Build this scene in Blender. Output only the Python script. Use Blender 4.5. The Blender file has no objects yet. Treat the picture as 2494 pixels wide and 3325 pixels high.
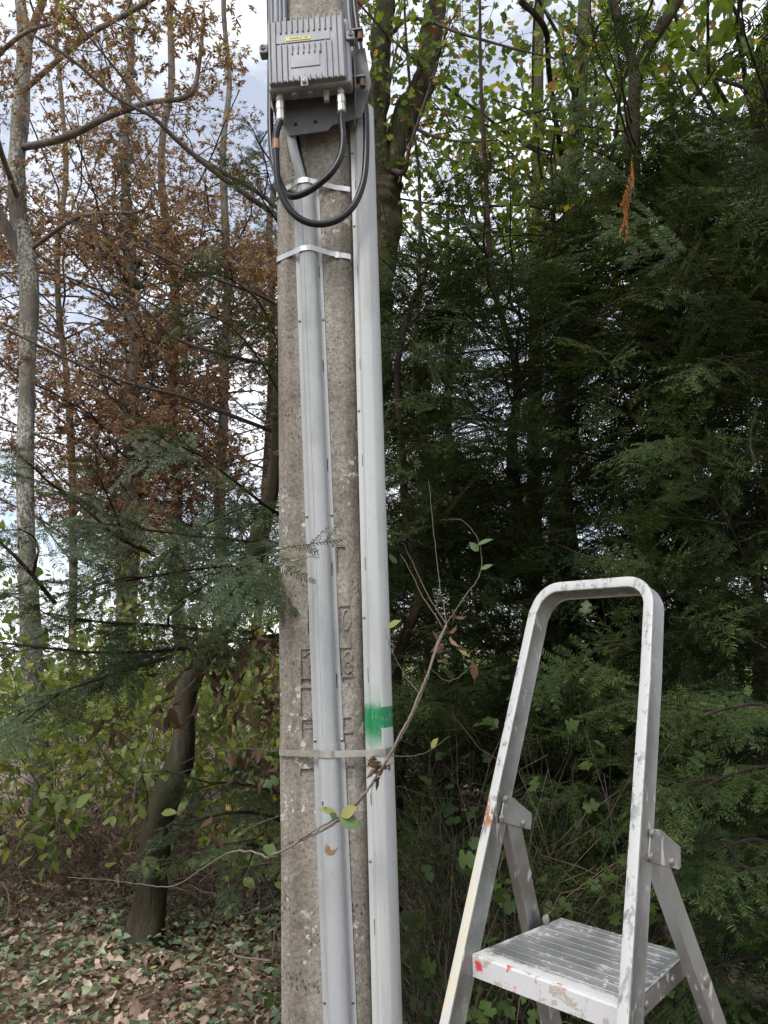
import bpy, math, random
import numpy as np
from mathutils import Vector, Matrix

SC = bpy.context.scene
COL = SC.collection
rad = math.radians
rng = np.random.default_rng(11)
random.seed(5)

# ------------------------------------------------------------------ camera
F, CX, CY = 2400.0, 1247.0, 1662.5          # focal length and centre in photo pixels
EYE = np.array([0.0, 0.0, 1.5])
PITCH, ROLL = rad(11.2), rad(1.9)
_fw = np.array([0, math.cos(PITCH), math.sin(PITCH)])
_up = np.array([0, -math.sin(PITCH), math.cos(PITCH)])
_rt = np.array([1.0, 0, 0])
CR = math.cos(ROLL) * _rt - math.sin(ROLL) * _up
CU = math.sin(ROLL) * _rt + math.cos(ROLL) * _up
cam = bpy.data.cameras.new('camera')
cam.sensor_fit = 'VERTICAL'
cam.sensor_height = 36.0
cam.lens = 36.0 * F / 3325.0
cam.clip_start, cam.clip_end = 0.05, 3000
cam_o = bpy.data.objects.new('camera', cam)
COL.objects.link(cam_o)
M = Matrix.Identity(4)
for i in range(3):
    M[i][0], M[i][1], M[i][2], M[i][3] = CR[i], CU[i], -_fw[i], EYE[i]
cam_o.matrix_world = M
SC.camera = cam_o

# ------------------------------------------------------------------ sky and sun
SUN_EL, SUN_AZ = rad(50), rad(212)           # compass angle from +Y, clockwise: behind the camera, a little left
w = bpy.data.worlds.new('World')
SC.world = w
w.use_nodes = True
nt = w.node_tree
nt.nodes.clear()
def N(tree, kind, **kw):
    n = tree.nodes.new(kind)
    for k, v in kw.items():
        setattr(n, k, v)
    return n
out = N(nt, 'ShaderNodeOutputWorld')
bg = N(nt, 'ShaderNodeBackground')
sky = N(nt, 'ShaderNodeTexSky', sky_type='NISHITA', sun_disc=False, sun_elevation=SUN_EL,
        sun_rotation=SUN_AZ, air_density=1.0, dust_density=0.7, ozone_density=1.3)
tc = N(nt, 'ShaderNodeTexCoord')
mp = N(nt, 'ShaderNodeMapping')
mp.inputs['Scale'].default_value = (1.0, 1.0, 2.2)
n1 = N(nt, 'ShaderNodeTexNoise')
n1.inputs['Scale'].default_value = 3.4
n1.inputs['Detail'].default_value = 9
n1.inputs['Roughness'].default_value = 0.58
n1.inputs['Distortion'].default_value = 0.35
rp = N(nt, 'ShaderNodeValToRGB')
rp.color_ramp.elements[0].position = 0.40
rp.color_ramp.elements[0].color = (0.30, 0.30, 0.30, 1)
rp.color_ramp.elements[1].position = 0.62
rp.color_ramp.elements[1].color = (1, 1, 1, 1)
mx = N(nt, 'ShaderNodeMix', data_type='RGBA')
mx.inputs['B'].default_value = (9.0, 9.15, 9.5, 1)
nt.links.new(tc.outputs['Generated'], mp.inputs['Vector'])
nt.links.new(mp.outputs[0], n1.inputs['Vector'])
nt.links.new(n1.outputs['Fac'], rp.inputs[0])
nt.links.new(rp.outputs[0], mx.inputs['Factor'])
nt.links.new(sky.outputs[0], mx.inputs['A'])
nt.links.new(mx.outputs['Result'], bg.inputs['Color'])
bg.inputs['Strength'].default_value = 0.13
nt.links.new(bg.outputs[0], out.inputs[0])

sun = bpy.data.lights.new('sun', 'SUN')
sun.energy = 2.3
sun.angle = rad(20)
sun.color = (1.0, 0.955, 0.89)
sun_o = bpy.data.objects.new('sun', sun)
COL.objects.link(sun_o)
sd = Vector((math.sin(SUN_AZ) * math.cos(SUN_EL), math.cos(SUN_AZ) * math.cos(SUN_EL), math.sin(SUN_EL)))
sun_o.rotation_euler = sd.to_track_quat('Z', 'Y').to_euler()
sun_o.location = (0, 0, 12)

SC.view_settings.view_transform = 'Standard'
SC.view_settings.look = 'None'
SC.view_settings.exposure = 0.45
SC.view_settings.gamma = 1.0
SC.view_settings.use_curve_mapping = False
SC.render.engine = 'CYCLES'
SC.cycles.max_bounces = 6
SC.cycles.diffuse_bounces = 3
SC.cycles.adaptive_threshold = 0.03
SC.cycles.glossy_bounces = 3
SC.cycles.transmission_bounces = 4
SC.cycles.use_denoising = True
SC.cycles.denoising_prefilter = 'NONE'
SC.cycles.caustics_reflective = False
SC.cycles.caustics_refractive = False

# ------------------------------------------------------------------ helpers
def ray(px, py):
    u, v = (px - CX) / F, (CY - py) / F
    return _fw + u * CR + v * CU
def at(px, py, Y):
    d = ray(px, py)
    return EYE + d * (Y / d[1])
def proj(P):
    c = np.asarray(P) - EYE
    d = np.maximum(c @ _fw, 1e-3)
    return CX + F * (c @ CR) / d, CY - F * (c @ CU) / d, d

def empty(name, loc, label, cat, group=None, rot=None):
    o = bpy.data.objects.new(name, None)
    o.empty_display_size = 0.05
    COL.objects.link(o)
    o.location = loc
    if rot is not None:
        o.rotation_euler = rot
    tag(o, label, cat, group)
    return o
def tag(o, label=None, cat=None, group=None, kind=None):
    if label: o['label'] = label
    if cat: o['category'] = cat
    if group: o['group'] = group
    if kind: o['kind'] = kind
    return o
def np_mesh(name, V, faces, mats, rnd=None, smooth=False, fmat=None):
    """V (n,3); faces: list of int arrays (m,k) of one k each"""
    me = bpy.data.meshes.new(name)
    V = np.ascontiguousarray(V, dtype=np.float32)
    me.vertices.add(len(V))
    me.vertices.foreach_set('co', V.ravel())
    idx = np.concatenate([np.asarray(f, dtype=np.int32).ravel() for f in faces])
    tot = np.concatenate([np.full(len(f), np.asarray(f).shape[1], dtype=np.int32) for f in faces])
    start = np.concatenate([[0], np.cumsum(tot)[:-1]]).astype(np.int32)
    me.loops.add(len(idx))
    me.loops.foreach_set('vertex_index', idx)
    me.polygons.add(len(tot))
    me.polygons.foreach_set('loop_start', start)
    if smooth:
        me.polygons.foreach_set('use_smooth', np.ones(len(tot), dtype=bool))
    if not isinstance(mats, (list, tuple)):
        mats = [mats]
    for m in mats:
        me.materials.append(m)
    if fmat is not None:
        me.polygons.foreach_set('material_index', np.asarray(fmat, dtype=np.int32))
    me.update(calc_edges=True)
    if rnd is not None:
        a = me.attributes.new('rnd', 'FLOAT', 'FACE')
        a.data.foreach_set('value', np.asarray(rnd, dtype=np.float32))
    return me
def link(name, me, parent=None):
    o = bpy.data.objects.new(name, me)
    COL.objects.link(o)
    if parent is not None:
        o.parent = parent
    return o

class MB:
    """collects shapes in world (or thing-local) coordinates, builds one mesh"""
    def __init__(s):
        s.v, s.f = [], []
    def add(s, V, Fc):
        b = len(s.v)
        s.v += [tuple(p) for p in V]
        s.f += [tuple(i + b for i in f) for f in Fc]
        return s
    def box(s, c, size, R=None):
        c = np.asarray(c, float)
        h = np.asarray(size, float) / 2
        P = np.array([[x, y, z] for x in (-1, 1) for y in (-1, 1) for z in (-1, 1)], float) * h
        if R is not None:
            P = P @ np.asarray(R).T
        return s.add(P + c, [(0, 1, 3, 2), (4, 6, 7, 5), (0, 4, 5, 1), (2, 3, 7, 6), (0, 2, 6, 4), (1, 5, 7, 3)])
    def sweep(s, rings, closed_ring=True, caps=True):
        rings = [np.asarray(r, float) for r in rings]
        n = len(rings[0])
        V = np.concatenate(rings)
        Fc = []
        for i in range(len(rings) - 1):
            for j in range(n if closed_ring else n - 1):
                a, b = i * n + j, i * n + (j + 1) % n
                Fc.append((a, b, b + n, a + n))
        if caps and closed_ring:
            Fc.append(tuple(range(n))[::-1])
            Fc.append(tuple(range(len(V) - n, len(V))))
        return s.add(V, Fc)
    def tube(s, pts, r, n=10):
        pts = np.asarray(pts, float)
        r = np.broadcast_to(np.asarray(r, float), (len(pts),))
        T = np.gradient(pts, axis=0)
        T /= np.linalg.norm(T, axis=1)[:, None] + 1e-12
        ref = np.array([0.31, 0.17, 0.93])
        if abs(T[0] @ ref) > 0.9:
            ref = np.array([1.0, 0, 0])
        A = np.cross(T[0], ref)
        A /= np.linalg.norm(A)
        rings = []
        ang = np.arange(n) * 2 * math.pi / n
        for i in range(len(pts)):
            A = A - T[i] * (A @ T[i])
            A /= np.linalg.norm(A)
            B = np.cross(T[i], A)
            rings.append(pts[i] + r[i] * (np.cos(ang)[:, None] * A + np.sin(ang)[:, None] * B))
        return s.sweep(rings)
    def disc(s, c, axis, r, h, n=12, dome=0.0):
        c = np.asarray(c, float)
        axis = np.asarray(axis, float) / np.linalg.norm(axis)
        pts = [c, c + axis * h * 0.6, c + axis * h]
        rr = [r, r, r * 0.7]
        if dome:
            pts.append(c + axis * (h + dome)); rr.append(r * 0.25)
        return s.tube(pts, rr, n)
    def prism(s, poly, z, t):
        """poly: list of 3d points (planar), extruded by vector t"""
        A = np.asarray(poly, float)
        B = A + np.asarray(t, float)
        n = len(A)
        V = np.concatenate([A, B])
        Fc = [tuple(range(n))[::-1], tuple(range(n, 2 * n))] + [(i, (i + 1) % n, (i + 1) % n + n, i + n) for i in range(n)]
        return s.add(V, Fc)
    def build(s, name, mat, parent=None, smooth=False, bevel=0.0, local=False, auto=None):
        V = np.array(s.v, float)
        base = np.zeros(3)
        if parent is not None and not local:
            p = parent
            while p is not None:
                base = base + np.array(p.location)
                p = p.parent
        me = bpy.data.meshes.new(name)
        me.from_pydata((V - base).tolist(), [], s.f)
        me.materials.append(mat)
        me.validate()
        bm_fix(me)
        if smooth:
            me.polygons.foreach_set('use_smooth', np.ones(len(me.polygons), dtype=bool))
            if auto:
                me.set_sharp_from_angle(angle=rad(auto))
        o = link(name, me, parent)
        if bevel:
            m = o.modifiers.new('bevel', 'BEVEL')
            m.width, m.segments, m.limit_method = bevel, 2, 'ANGLE'
        return o
import bmesh
def bm_fix(me):
    b = bmesh.new()
    b.from_mesh(me)
    bmesh.ops.recalc_face_normals(b, faces=b.faces)
    b.to_mesh(me)
    b.free()

def spline(P, k):
    """Catmull-Rom resample to k points"""
    P = np.asarray(P, float)
    if len(P) == 2:
        t = np.linspace(0, 1, k)[:, None]
        return P[0] * (1 - t) + P[1] * t
    Q = np.concatenate([[2 * P[0] - P[1]], P, [2 * P[-1] - P[-2]]])
    o = []
    for t in np.linspace(0, len(P) - 1 - 1e-9, k):
        i = int(t); u = t - i
        a, b, c, d = Q[i], Q[i + 1], Q[i + 2], Q[i + 3]
        o.append(0.5 * (2 * b + (c - a) * u + (2 * a - 5 * b + 4 * c - d) * u * u + (3 * b - a - 3 * c + d) * u ** 3))
    return np.array(o)
def unit(v):
    v = np.asarray(v, float)
    return v / (np.linalg.norm(v, axis=-1, keepdims=True) + 1e-12)

# ------------------------------------------------------------------ materials
def new_mat(name):
    m = bpy.data.materials.new(name)
    m.use_nodes = True
    t = m.node_tree
    return m, t, t.nodes['Principled BSDF']
def ramp(t, stops, interp='LINEAR'):
    r = t.nodes.new('ShaderNodeValToRGB')
    r.color_ramp.interpolation = interp
    while len(r.color_ramp.elements) < len(stops):
        r.color_ramp.elements.new(0.5)
    for e, (p, c) in zip(r.color_ramp.elements, stops):
        e.position = p
        e.color = (*c, 1) if len(c) == 3 else c
    return r
def noise(t, scale, detail=4, rough=0.5, vec=None, dist=0.0):
    n = t.nodes.new('ShaderNodeTexNoise')
    n.inputs['Scale'].default_value = scale
    n.inputs['Detail'].default_value = detail
    n.inputs['Roughness'].default_value = rough
    n.inputs['Distortion'].default_value = dist
    if vec is not None:
        t.links.new(vec, n.inputs['Vector'])
    return n
def coords(t, scale=(1, 1, 1)):
    c = t.nodes.new('ShaderNodeTexCoord')
    m = t.nodes.new('ShaderNodeMapping')
    m.inputs['Scale'].default_value = scale
    t.links.new(c.outputs['Object'], m.inputs['Vector'])
    return m.outputs[0]
def mixc(t, fac, a, b, blend='MIX'):
    m = t.nodes.new('ShaderNodeMix')
    m.data_type = 'RGBA'
    m.blend_type = blend
    for s, v in (('Factor', fac), ('A', a), ('B', b)):
        if isinstance(v, (int, float)):
            m.inputs[s].default_value = v
        elif isinstance(v, tuple):
            m.inputs[s].default_value = (*v, 1)
        else:
            t.links.new(v, m.inputs[s])
    return m.outputs['Result']
def math_n(t, op, a, b=0.0, clamp=False):
    m = t.nodes.new('ShaderNodeMath')
    m.operation = op
    m.use_clamp = clamp
    for i, v in enumerate((a, b)):
        if isinstance(v, (int, float)):
            m.inputs[i].default_value = v
        else:
            t.links.new(v, m.inputs[i])
    return m.outputs[0]
def bump(t, p, h, strength, dist=0.002, prev=None):
    b = t.nodes.new('ShaderNodeBump')
    b.inputs['Strength'].default_value = strength
    b.inputs['Distance'].default_value = dist
    t.links.new(h, b.inputs['Height'])
    if prev is not None:
        t.links.new(prev, b.inputs['Normal'])
    t.links.new(b.outputs[0], p.inputs['Normal'])
    return b.outputs[0]

def leaf_mat(name, stops, rough=0.5, trans=0.35, spec=0.4, bright=1.0):
    m, t, p = new_mat(name)
    a = t.nodes.new('ShaderNodeAttribute'); a.attribute_name = 'rnd'
    oi = t.nodes.new('ShaderNodeObjectInfo')
    f = math_n(t, 'FRACT', math_n(t, 'ADD', a.outputs['Fac'], math_n(t, 'MULTIPLY', oi.outputs['Random'], 0.6)))
    r = ramp(t, stops)
    t.links.new(f, r.inputs[0])
    n = noise(t, 60, 2, vec=coords(t))
    c = mixc(t, 0.35, r.outputs[0], mixc(t, n.outputs['Fac'], (0.35, 0.35, 0.35), (1.3, 1.3, 1.3)), 'MULTIPLY')
    t.links.new(c, p.inputs['Base Color'])
    p.inputs['Roughness'].default_value = rough
    p.inputs['Specular IOR Level'].default_value = spec
    if trans > 0:
        tr = t.nodes.new('ShaderNodeBsdfTranslucent')
        t.links.new(mixc(t, 1.0, c, (1.25, 1.2, 0.7), 'MULTIPLY'), tr.inputs['Color'])
        ms = t.nodes.new('ShaderNodeMixShader')
        ms.inputs[0].default_value = trans
        t.links.new(p.outputs[0], ms.inputs[1])
        t.links.new(tr.outputs[0], ms.inputs[2])
        t.links.new(ms.outputs[0], t.nodes['Material Output'].inputs['Surface'])
    return m

def bark_mat(name, cols, scale=9, zs=0.25, moss=None, lichen=None, bumpd=0.01, ls=14):
    m, t, p = new_mat(name)
    v = coords(t, (1, 1, zs))
    n = noise(t, scale, 8, 0.65, v, 0.4)
    r = ramp(t, [(0.25, cols[0]), (0.5, cols[1]), (0.75, cols[2])])
    t.links.new(n.outputs['Fac'], r.inputs[0])
    c = r.outputs[0]
    if lichen:
        n2 = noise(t, ls, 5, 0.62, coords(t, (1, 1, 0.7)))
        r2 = ramp(t, [(0.47, (0, 0, 0)), (0.56, (1, 1, 1))])
        t.links.new(n2.outputs['Fac'], r2.inputs[0])
        nl_ = noise(t, 3.5, 4, 0.6, coords(t, (1, 1, 0.6)))
        c = mixc(t, math_n(t, 'MULTIPLY', r2.outputs[0], ramp_out(t, nl_.outputs['Fac'], 0.36, 0.6)), c, lichen)
    if moss:
        n3 = noise(t, 3.0, 6, 0.65, coords(t))
        r3 = ramp(t, [(0.46, (0, 0, 0)), (0.62, (1, 1, 1))])
        t.links.new(n3.outputs['Fac'], r3.inputs[0])
        c = mixc(t, r3.outputs[0], c, moss)
    t.links.new(c, p.inputs['Base Color'])
    p.inputs['Roughness'].default_value = 0.9
    p.inputs['Specular IOR Level'].default_value = 0.15
    n4 = noise(t, scale * 3, 6, 0.7, v)
    bump(t, p, n4.outputs['Fac'], 0.9, bumpd)
    return m

# concrete ----------------------------------------------------------
def concrete(name='weathered_concrete'):
    m, t, p = new_mat(name)
    v = coords(t)
    n = noise(t, 5, 8, 0.65, v)
    r = ramp(t, [(0.3, (0.165, 0.149, 0.128)), (0.5, (0.272, 0.251, 0.222)), (0.72, (0.365, 0.342, 0.31))])
    t.links.new(n.outputs['Fac'], r.inputs[0])
    g = noise(t, 120, 6, 0.8, v)
    c = mixc(t, 0.75, r.outputs[0], mixc(t, ramp_out(t, g.outputs['Fac'], 0.30, 0.70), (0.42, 0.41, 0.40), (1.55, 1.53, 1.50)), 'MULTIPLY')
    # streaks
    s = noise(t, 16, 5, 0.6, coords(t, (1, 1, 0.07)))
    rs = ramp(t, [(0.40, (1, 1, 1)), (0.64, (0.58, 0.54, 0.50))])
    t.links.new(s.outputs['Fac'], rs.inputs[0])
    c = mixc(t, 0.8, c, rs.outputs[0], 'MULTIPLY')
    # lichen specks
    l = noise(t, 38, 4, 0.6, v)
    l2 = noise(t, 4.3, 2, 0.5, v)
    ll = math_n(t, 'MULTIPLY', ramp_out(t, l.outputs['Fac'], 0.58, 0.63), ramp_out(t, l2.outputs['Fac'], 0.50, 0.60))
    c = mixc(t, math_n(t, 'MULTIPLY', ll, 0.8), c, (0.56, 0.55, 0.49))
    # pits
    vo = t.nodes.new('ShaderNodeTexVoronoi')
    vo.inputs['Scale'].default_value = 85
    t.links.new(coords(t, (1, 1, 0.75)), vo.inputs['Vector'])
    pn = noise(t, 13, 3, 0.6, v)
    thr = math_n(t, 'MULTIPLY', ramp_out(t, pn.outputs['Fac'], 0.44, 0.68), 0.31)
    pit = math_n(t, 'LESS_THAN', vo.outputs['Distance'], thr)
    c = mixc(t, math_n(t, 'MULTIPLY', pit, 0.75), c, (0.06, 0.05, 0.042))
    t.links.new(c, p.inputs['Base Color'])
    p.inputs['Roughness'].default_value = 0.93
    p.inputs['Specular IOR Level'].default_value = 0.2
    b1 = bump(t, p, g.outputs['Fac'], 0.6, 0.003)
    n5 = noise(t, 45, 4, 0.6, coords(t, (1, 1, 0.6)))
    b2 = bump(t, p, n5.outputs['Fac'], 0.6, 0.006, b1)
    bump(t, p, math_n(t, 'SUBTRACT', 1.0, pit), 0.7, 0.004, b2)
    return m
def ramp_out(t, x, a, b, lo=0.0, hi=1.0):
    r = t.nodes.new('ShaderNodeMapRange')
    r.interpolation_type = 'SMOOTHSTEP'
    r.inputs['From Min'].default_value = a
    r.inputs['From Max'].default_value = b
    r.inputs['To Min'].default_value = lo
    r.inputs['To Max'].default_value = hi
    t.links.new(x, r.inputs['Value'])
    return r.outputs[0]
M_CONC = concrete()

def plastic(name, col, dirt=0.25, rough=0.42, streak=(0.55, 0.56, 0.55)):
    m, t, p = new_mat(name)
    s = noise(t, 22, 6, 0.62, coords(t, (1, 1, 0.06)))
    s2 = noise(t, 3.2, 5, 0.6, coords(t))
    s3 = noise(t, 130, 3, 0.6, coords(t, (1, 1, 0.35)))
    f = math_n(t, 'MULTIPLY', ramp_out(t, s.outputs['Fac'], 0.42, 0.72), ramp_out(t, s2.outputs['Fac'], 0.36, 0.66))
    c = mixc(t, math_n(t, 'MULTIPLY', f, dirt * 2.2), col, tuple(a * b for a, b in zip(col, streak)))
    c = mixc(t, math_n(t, 'MULTIPLY', ramp_out(t, s3.outputs['Fac'], 0.55, 0.75), dirt), c, tuple(a * 0.62 for a in col))
    t.links.new(c, p.inputs['Base Color'])
    t.links.new(ramp_out(t, s2.outputs['Fac'], 0.3, 0.7, rough - 0.08, rough + 0.16), p.inputs['Roughness'])
    bump(t, p, s3.outputs['Fac'], 0.12, 0.001)
    return m, t, p, c
M_GREYPVC = plastic('grey_pvc', (0.36, 0.368, 0.376), 0.36)[0]

def alu(name, base=(0.40, 0.405, 0.40), rough=0.42, spl=0.0, metal=0.85, brush=(1, 1, 30), paint=(0.5, 0.5, 0.5)):
    m, t, p = new_mat(name)
    n = noise(t, 70, 5, 0.65, coords(t, brush))
    n2 = noise(t, 7, 6, 0.65, coords(t))
    c = mixc(t, ramp_out(t, n2.outputs['Fac'], 0.3, 0.7), tuple(a * 0.72 for a in base), base)
    c = mixc(t, 0.3, c, mixc(t, n.outputs['Fac'], (0.5, 0.5, 0.5), (1.4, 1.4, 1.4)), 'MULTIPLY')
    p.inputs['Metallic'].default_value = metal
    ro = ramp_out(t, n2.outputs['Fac'], 0.3, 0.7, rough - 0.06, rough + 0.14)
    if spl > 0:
        a = noise(t, 34, 6, 0.68, coords(t, (1, 1, 0.45)), 0.6)
        b = noise(t, 5, 3, 0.5, coords(t))
        k = math_n(t, 'MULTIPLY', ramp_out(t, a.outputs['Fac'], 0.565, 0.585), ramp_out(t, b.outputs['Fac'], 0.62 - spl * 0.5, 0.70 - spl * 0.5))
        c = mixc(t, k, c, paint)
        t.links.new(math_n(t, 'MULTIPLY', math_n(t, 'SUBTRACT', 1.0, k), metal), p.inputs['Metallic'])
        ro = math_n(t, 'ADD', ro, math_n(t, 'MULTIPLY', k, 0.2))
    t.links.new(c, p.inputs['Base Color'])
    t.links.new(ro, p.inputs['Roughness'])
    bump(t, p, n.outputs['Fac'], 0.12, 0.0008)
    return m
M_ALU = alu('worn_aluminium', spl=0.42)
M_ALU_LEG = alu('brushed_aluminium', spl=0.25)
M_STEEL = alu('strap_steel', (0.62, 0.60, 0.56), 0.26, brush=(4, 4, 60), metal=0.95)
M_CAST = alu('cast_aluminium_housing', (0.29, 0.294, 0.315), 0.55, metal=0.35, brush=(1, 1, 1))
M_BRASS = alu('nickel_fitting', (0.55, 0.52, 0.47), 0.3, metal=0.95)

def flat(name, col, rough=0.6, metal=0.0, spec=0.5, var=0.25, sc=40):
    m, t, p = new_mat(name)
    n = noise(t, sc, 5, 0.6, coords(t))
    c = mixc(t, n.outputs['Fac'], tuple(a * (1 - var) for a in col), tuple(min(1, a * (1 + var)) for a in col))
    t.links.new(c, p.inputs['Base Color'])
    p.inputs['Roughness'].default_value = rough
    p.inputs['Metallic'].default_value = metal
    p.inputs['Specular IOR Level'].default_value = spec
    bump(t, p, n.outputs['Fac'], 0.15, 0.001)
    return m
M_BLACK = flat('black_jacket_and_shadow', (0.007, 0.0075, 0.009), 0.38, var=0.4, spec=0.35)  # cable jackets, and the modelled shadow beside the grey conduit
M_DARK = flat('dark_hole', (0.012, 0.012, 0.013), 0.9)
M_GREYCAB = flat('grey_cable_jacket', (0.10, 0.11, 0.135), 0.45)
M_TAPE = flat('orange_tape', (0.30, 0.14, 0.07), 0.5)
M_LABEL = flat('yellow_label_tape', (0.50, 0.43, 0.06), 0.4)
M_INK = flat('label_ink', (0.10, 0.09, 0.02), 0.7)
M_SCREW = flat('dull_screw', (0.33, 0.31, 0.28), 0.4, metal=0.8)
M_BRACKET = flat('painted_bracket', (0.13, 0.133, 0.132), 0.55, metal=0.2)

# ------------------------------------------------------------------ ground
def ground_h(x, y):
    return 0.035 * np.sin(x * 1.7 + 0.6) * np.cos(y * 1.3) + 0.02 * np.sin(x * 4.1 + y * 3.3) + 0.05 * np.clip((y - 3.5) * 0.25, 0, 1) * np.clip(-x, 0, 2)
g1 = np.concatenate([-np.geomspace(900, 9, 14), np.linspace(-8, 8, 81), np.geomspace(9, 900, 14)])
GX, GY = np.meshgrid(g1, g1 + 4.0)
near = np.clip(1.4 - np.hypot(GX, GY - 4) / 9, 0, 1)
GZ = ground_h(GX, GY) * near
n_ = len(g1)
I = np.arange(n_ * n_).reshape(n_, n_)
Fq = np.stack([I[:-1, :-1], I[:-1, 1:], I[1:, 1:], I[1:, :-1]], -1).reshape(-1, 4)
m, t, p = new_mat('woodland_floor')
v = coords(t)
n = noise(t, 3, 8, 0.7, v)
r = ramp(t, [(0.3, (0.08, 0.058, 0.040)), (0.5, (0.17, 0.125, 0.085)), (0.7, (0.27, 0.205, 0.145))])
t.links.new(n.outputs['Fac'], r.inputs[0])
n2 = noise(t, 0.05, 3, 0.5, v)
geo = t.nodes.new('ShaderNodeNewGeometry')
sx = t.nodes.new('ShaderNodeSeparateXYZ')
t.links.new(v, sx.inputs[0])
far = ramp_out(t, math_n(t, 'ABSOLUTE', math_n(t, 'SUBTRACT', sx.outputs['Y'], 4.0)), 9, 16)
c = mixc(t, far, r.outputs[0], mixc(t, n.outputs['Fac'], (0.12, 0.14, 0.05), (0.26, 0.25, 0.10)))
t.links.new(c, p.inputs['Base Color'])
p.inputs['Roughness'].default_value = 1.0
nb = noise(t, 40, 6, 0.7, v)
bump(t, p, nb.outputs['Fac'], 0.8, 0.02)
tag(link('ground', np_mesh('ground', np.stack([GX, GY, GZ], -1).reshape(-1, 3), [Fq], m, smooth=True)), 'brown woodland floor of soil and litter', None, kind='structure')

# ------------------------------------------------------------------ the pole and what hangs on it
PSI = rad(-4.0)
PX = np.array([math.cos(PSI), math.sin(PSI), 0.0])
PN = np.array([math.sin(PSI), -math.cos(PSI), 0.0])
PO = at(1040, 2150, 2.0); PO[2] = 0.0
def pp(a, n, z):
    return PO + a * PX + n * PN + np.array([0, 0, z])
def pat(px, py, n=0.0):
    """photo pixel on the plane n metres in front of the pole face -> (a, z)"""
    d = ray(px, py)
    s = ((PO + n * PN - EYE) @ PN) / (d @ PN)
    P = EYE + d * s
    return float((P - PO) @ PX), float(P[2])
CH = 0.030
aL = pat(914, 2150, -CH)[0]
aR = pat(1176, 2150, -CH)[0] + 0.012
DEP = 0.20
pole_base = pp((aL + aR) / 2, -DEP / 2, 0)
pole = empty('utility_pole', pole_base, 'weathered concrete utility pole with number panels cast in its face', 'utility pole')
mb = MB()
rings = []
for z in np.linspace(-0.6, 7.6, 42):
    s = 1.0 - 0.012 * (z - 1.5) / 3
    l, r_, c2 = (aL - 0.005) * 1.0, aR, CH
    def jig(k): return 0.0007 * math.sin(k * 7.3 + z * 13.7) + 0.0009 * math.sin(k * 3.1 + z * 5.1)
    prof = [(l, -DEP + c2), (l, -c2), (l + 0.003, -c2 * 0.82), (l + c2 * 0.62, -0.0095), (l + c2 * 1.05, -0.0005), (l + c2 * 1.3, 0.001),
            (r_ - c2 * 1.35, 0.001), (r_ - c2 * 1.15, -0.002), (r_ - c2 * 0.5, -0.012), (r_, -c2 * 1.1), (r_, -DEP + c2), (r_ - c2, -DEP), (l + c2, -DEP)]
    rings.append([pp(a + jig(i), n + jig(i + 20), z) for i, (a, n) in enumerate(prof)])
mb.sweep(rings)
# number recesses: (left px, top py, right px, bottom py)
REC = [(1094, 1776, 1122, 1864), (1102, 1968, 1146, 2058), (1104, 2104, 1154, 2196), (1112, 2198, 1160, 2216),
       (1116, 2330, 1142, 2368), (1118, 2380, 1150, 2432), (1122, 2488, 1158, 2530),
       (1000, 1964, 1024, 2060), (978, 2108, 1030, 2196), (978, 2204, 1030, 2222), (977, 2234, 1030, 2328), (981, 2338, 1032, 2396), (976, 2495, 1038, 2520)]
shaft = mb.build('shaft', M_CONC, pole, smooth=True, auto=40)
cut = MB()
for (x0, y0, x1, y1) in REC:
    a0, z0 = pat((x0), (y0 + y1) / 2); a1, z1 = pat(x1, (y0 + y1) / 2)
    zt, zb = pat((x0 + x1) / 2, y0)[1], pat((x0 + x1) / 2, y1)[1]
    dep = 0.0042 if y1 - y0 > 30 else 0.006
    cc = pp((a0 + a1) / 2, 0.02 - dep, (zt + zb) / 2)
    Rm = np.stack([PX, PN, np.array([0, 0, 1.0])], 1)
    k0 = len(cut.v)
    cut.box(cc, (a1 - a0, 0.04, zt - zb), Rm)
cut_o = cut.build('cutter', M_CONC)
bo = shaft.modifiers.new('cut', 'BOOLEAN')
bo.operation, bo.object, bo.solver = 'DIFFERENCE', cut_o, 'EXACT'
dg = bpy.context.evaluated_depsgraph_get()
me2 = bpy.data.meshes.new_from_object(shaft.evaluated_get(dg))
shaft.modifiers.clear()
old = shaft.data
shaft.data = me2
me2.set_sharp_from_angle(angle=rad(40))
cm = cut_o.data
bpy.data.objects.remove(cut_o); bpy.data.meshes.remove(cm); bpy.data.meshes.remove(old)
# raised digits inside the recesses
def digit(strokes, x0, y0, x1, y1, wdt=0.0038):
    mb = MB()
    for s in strokes:
        P = []
        for (u, v) in s:
            a, z = pat(x0 + (x1 - x0) * u, y0 + (y1 - y0) * v, -0.006)
            P.append(pp(a, -0.0040, z))
        mb.tube(spline(P, max(len(P) * 3, 6)) if len(P) > 2 else P, wdt, 6)
    return mb.build('raised_digit', M_CONC, pole, smooth=True)
def oval(cx, cy, rx, ry): return [(cx + rx * math.cos(k * math.pi / 6), cy + ry * math.sin(k * math.pi / 6)) for k in range(13)]
digit([oval(0.52, 0.5, 0.27, 0.36)], *REC[1])
digit([oval(0.55, 0.31, 0.24, 0.18), oval(0.55, 0.68, 0.25, 0.2)], *REC[2])
digit([[(0.6, 0.1), (0.6, 0.9)]], *REC[7])
digit([[(0.15, 0.30), (0.5, 0.12), (0.95, 0.10)], [(0.95, 0.1), (0.70, 0.5), (0.62, 0.95)]], *REC[8])
digit([[(0.2, 0.45), (0.8, 0.45)], [(0.2, 0.15), (0.8, 0.15)]], *REC[11], 0.0025)
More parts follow.
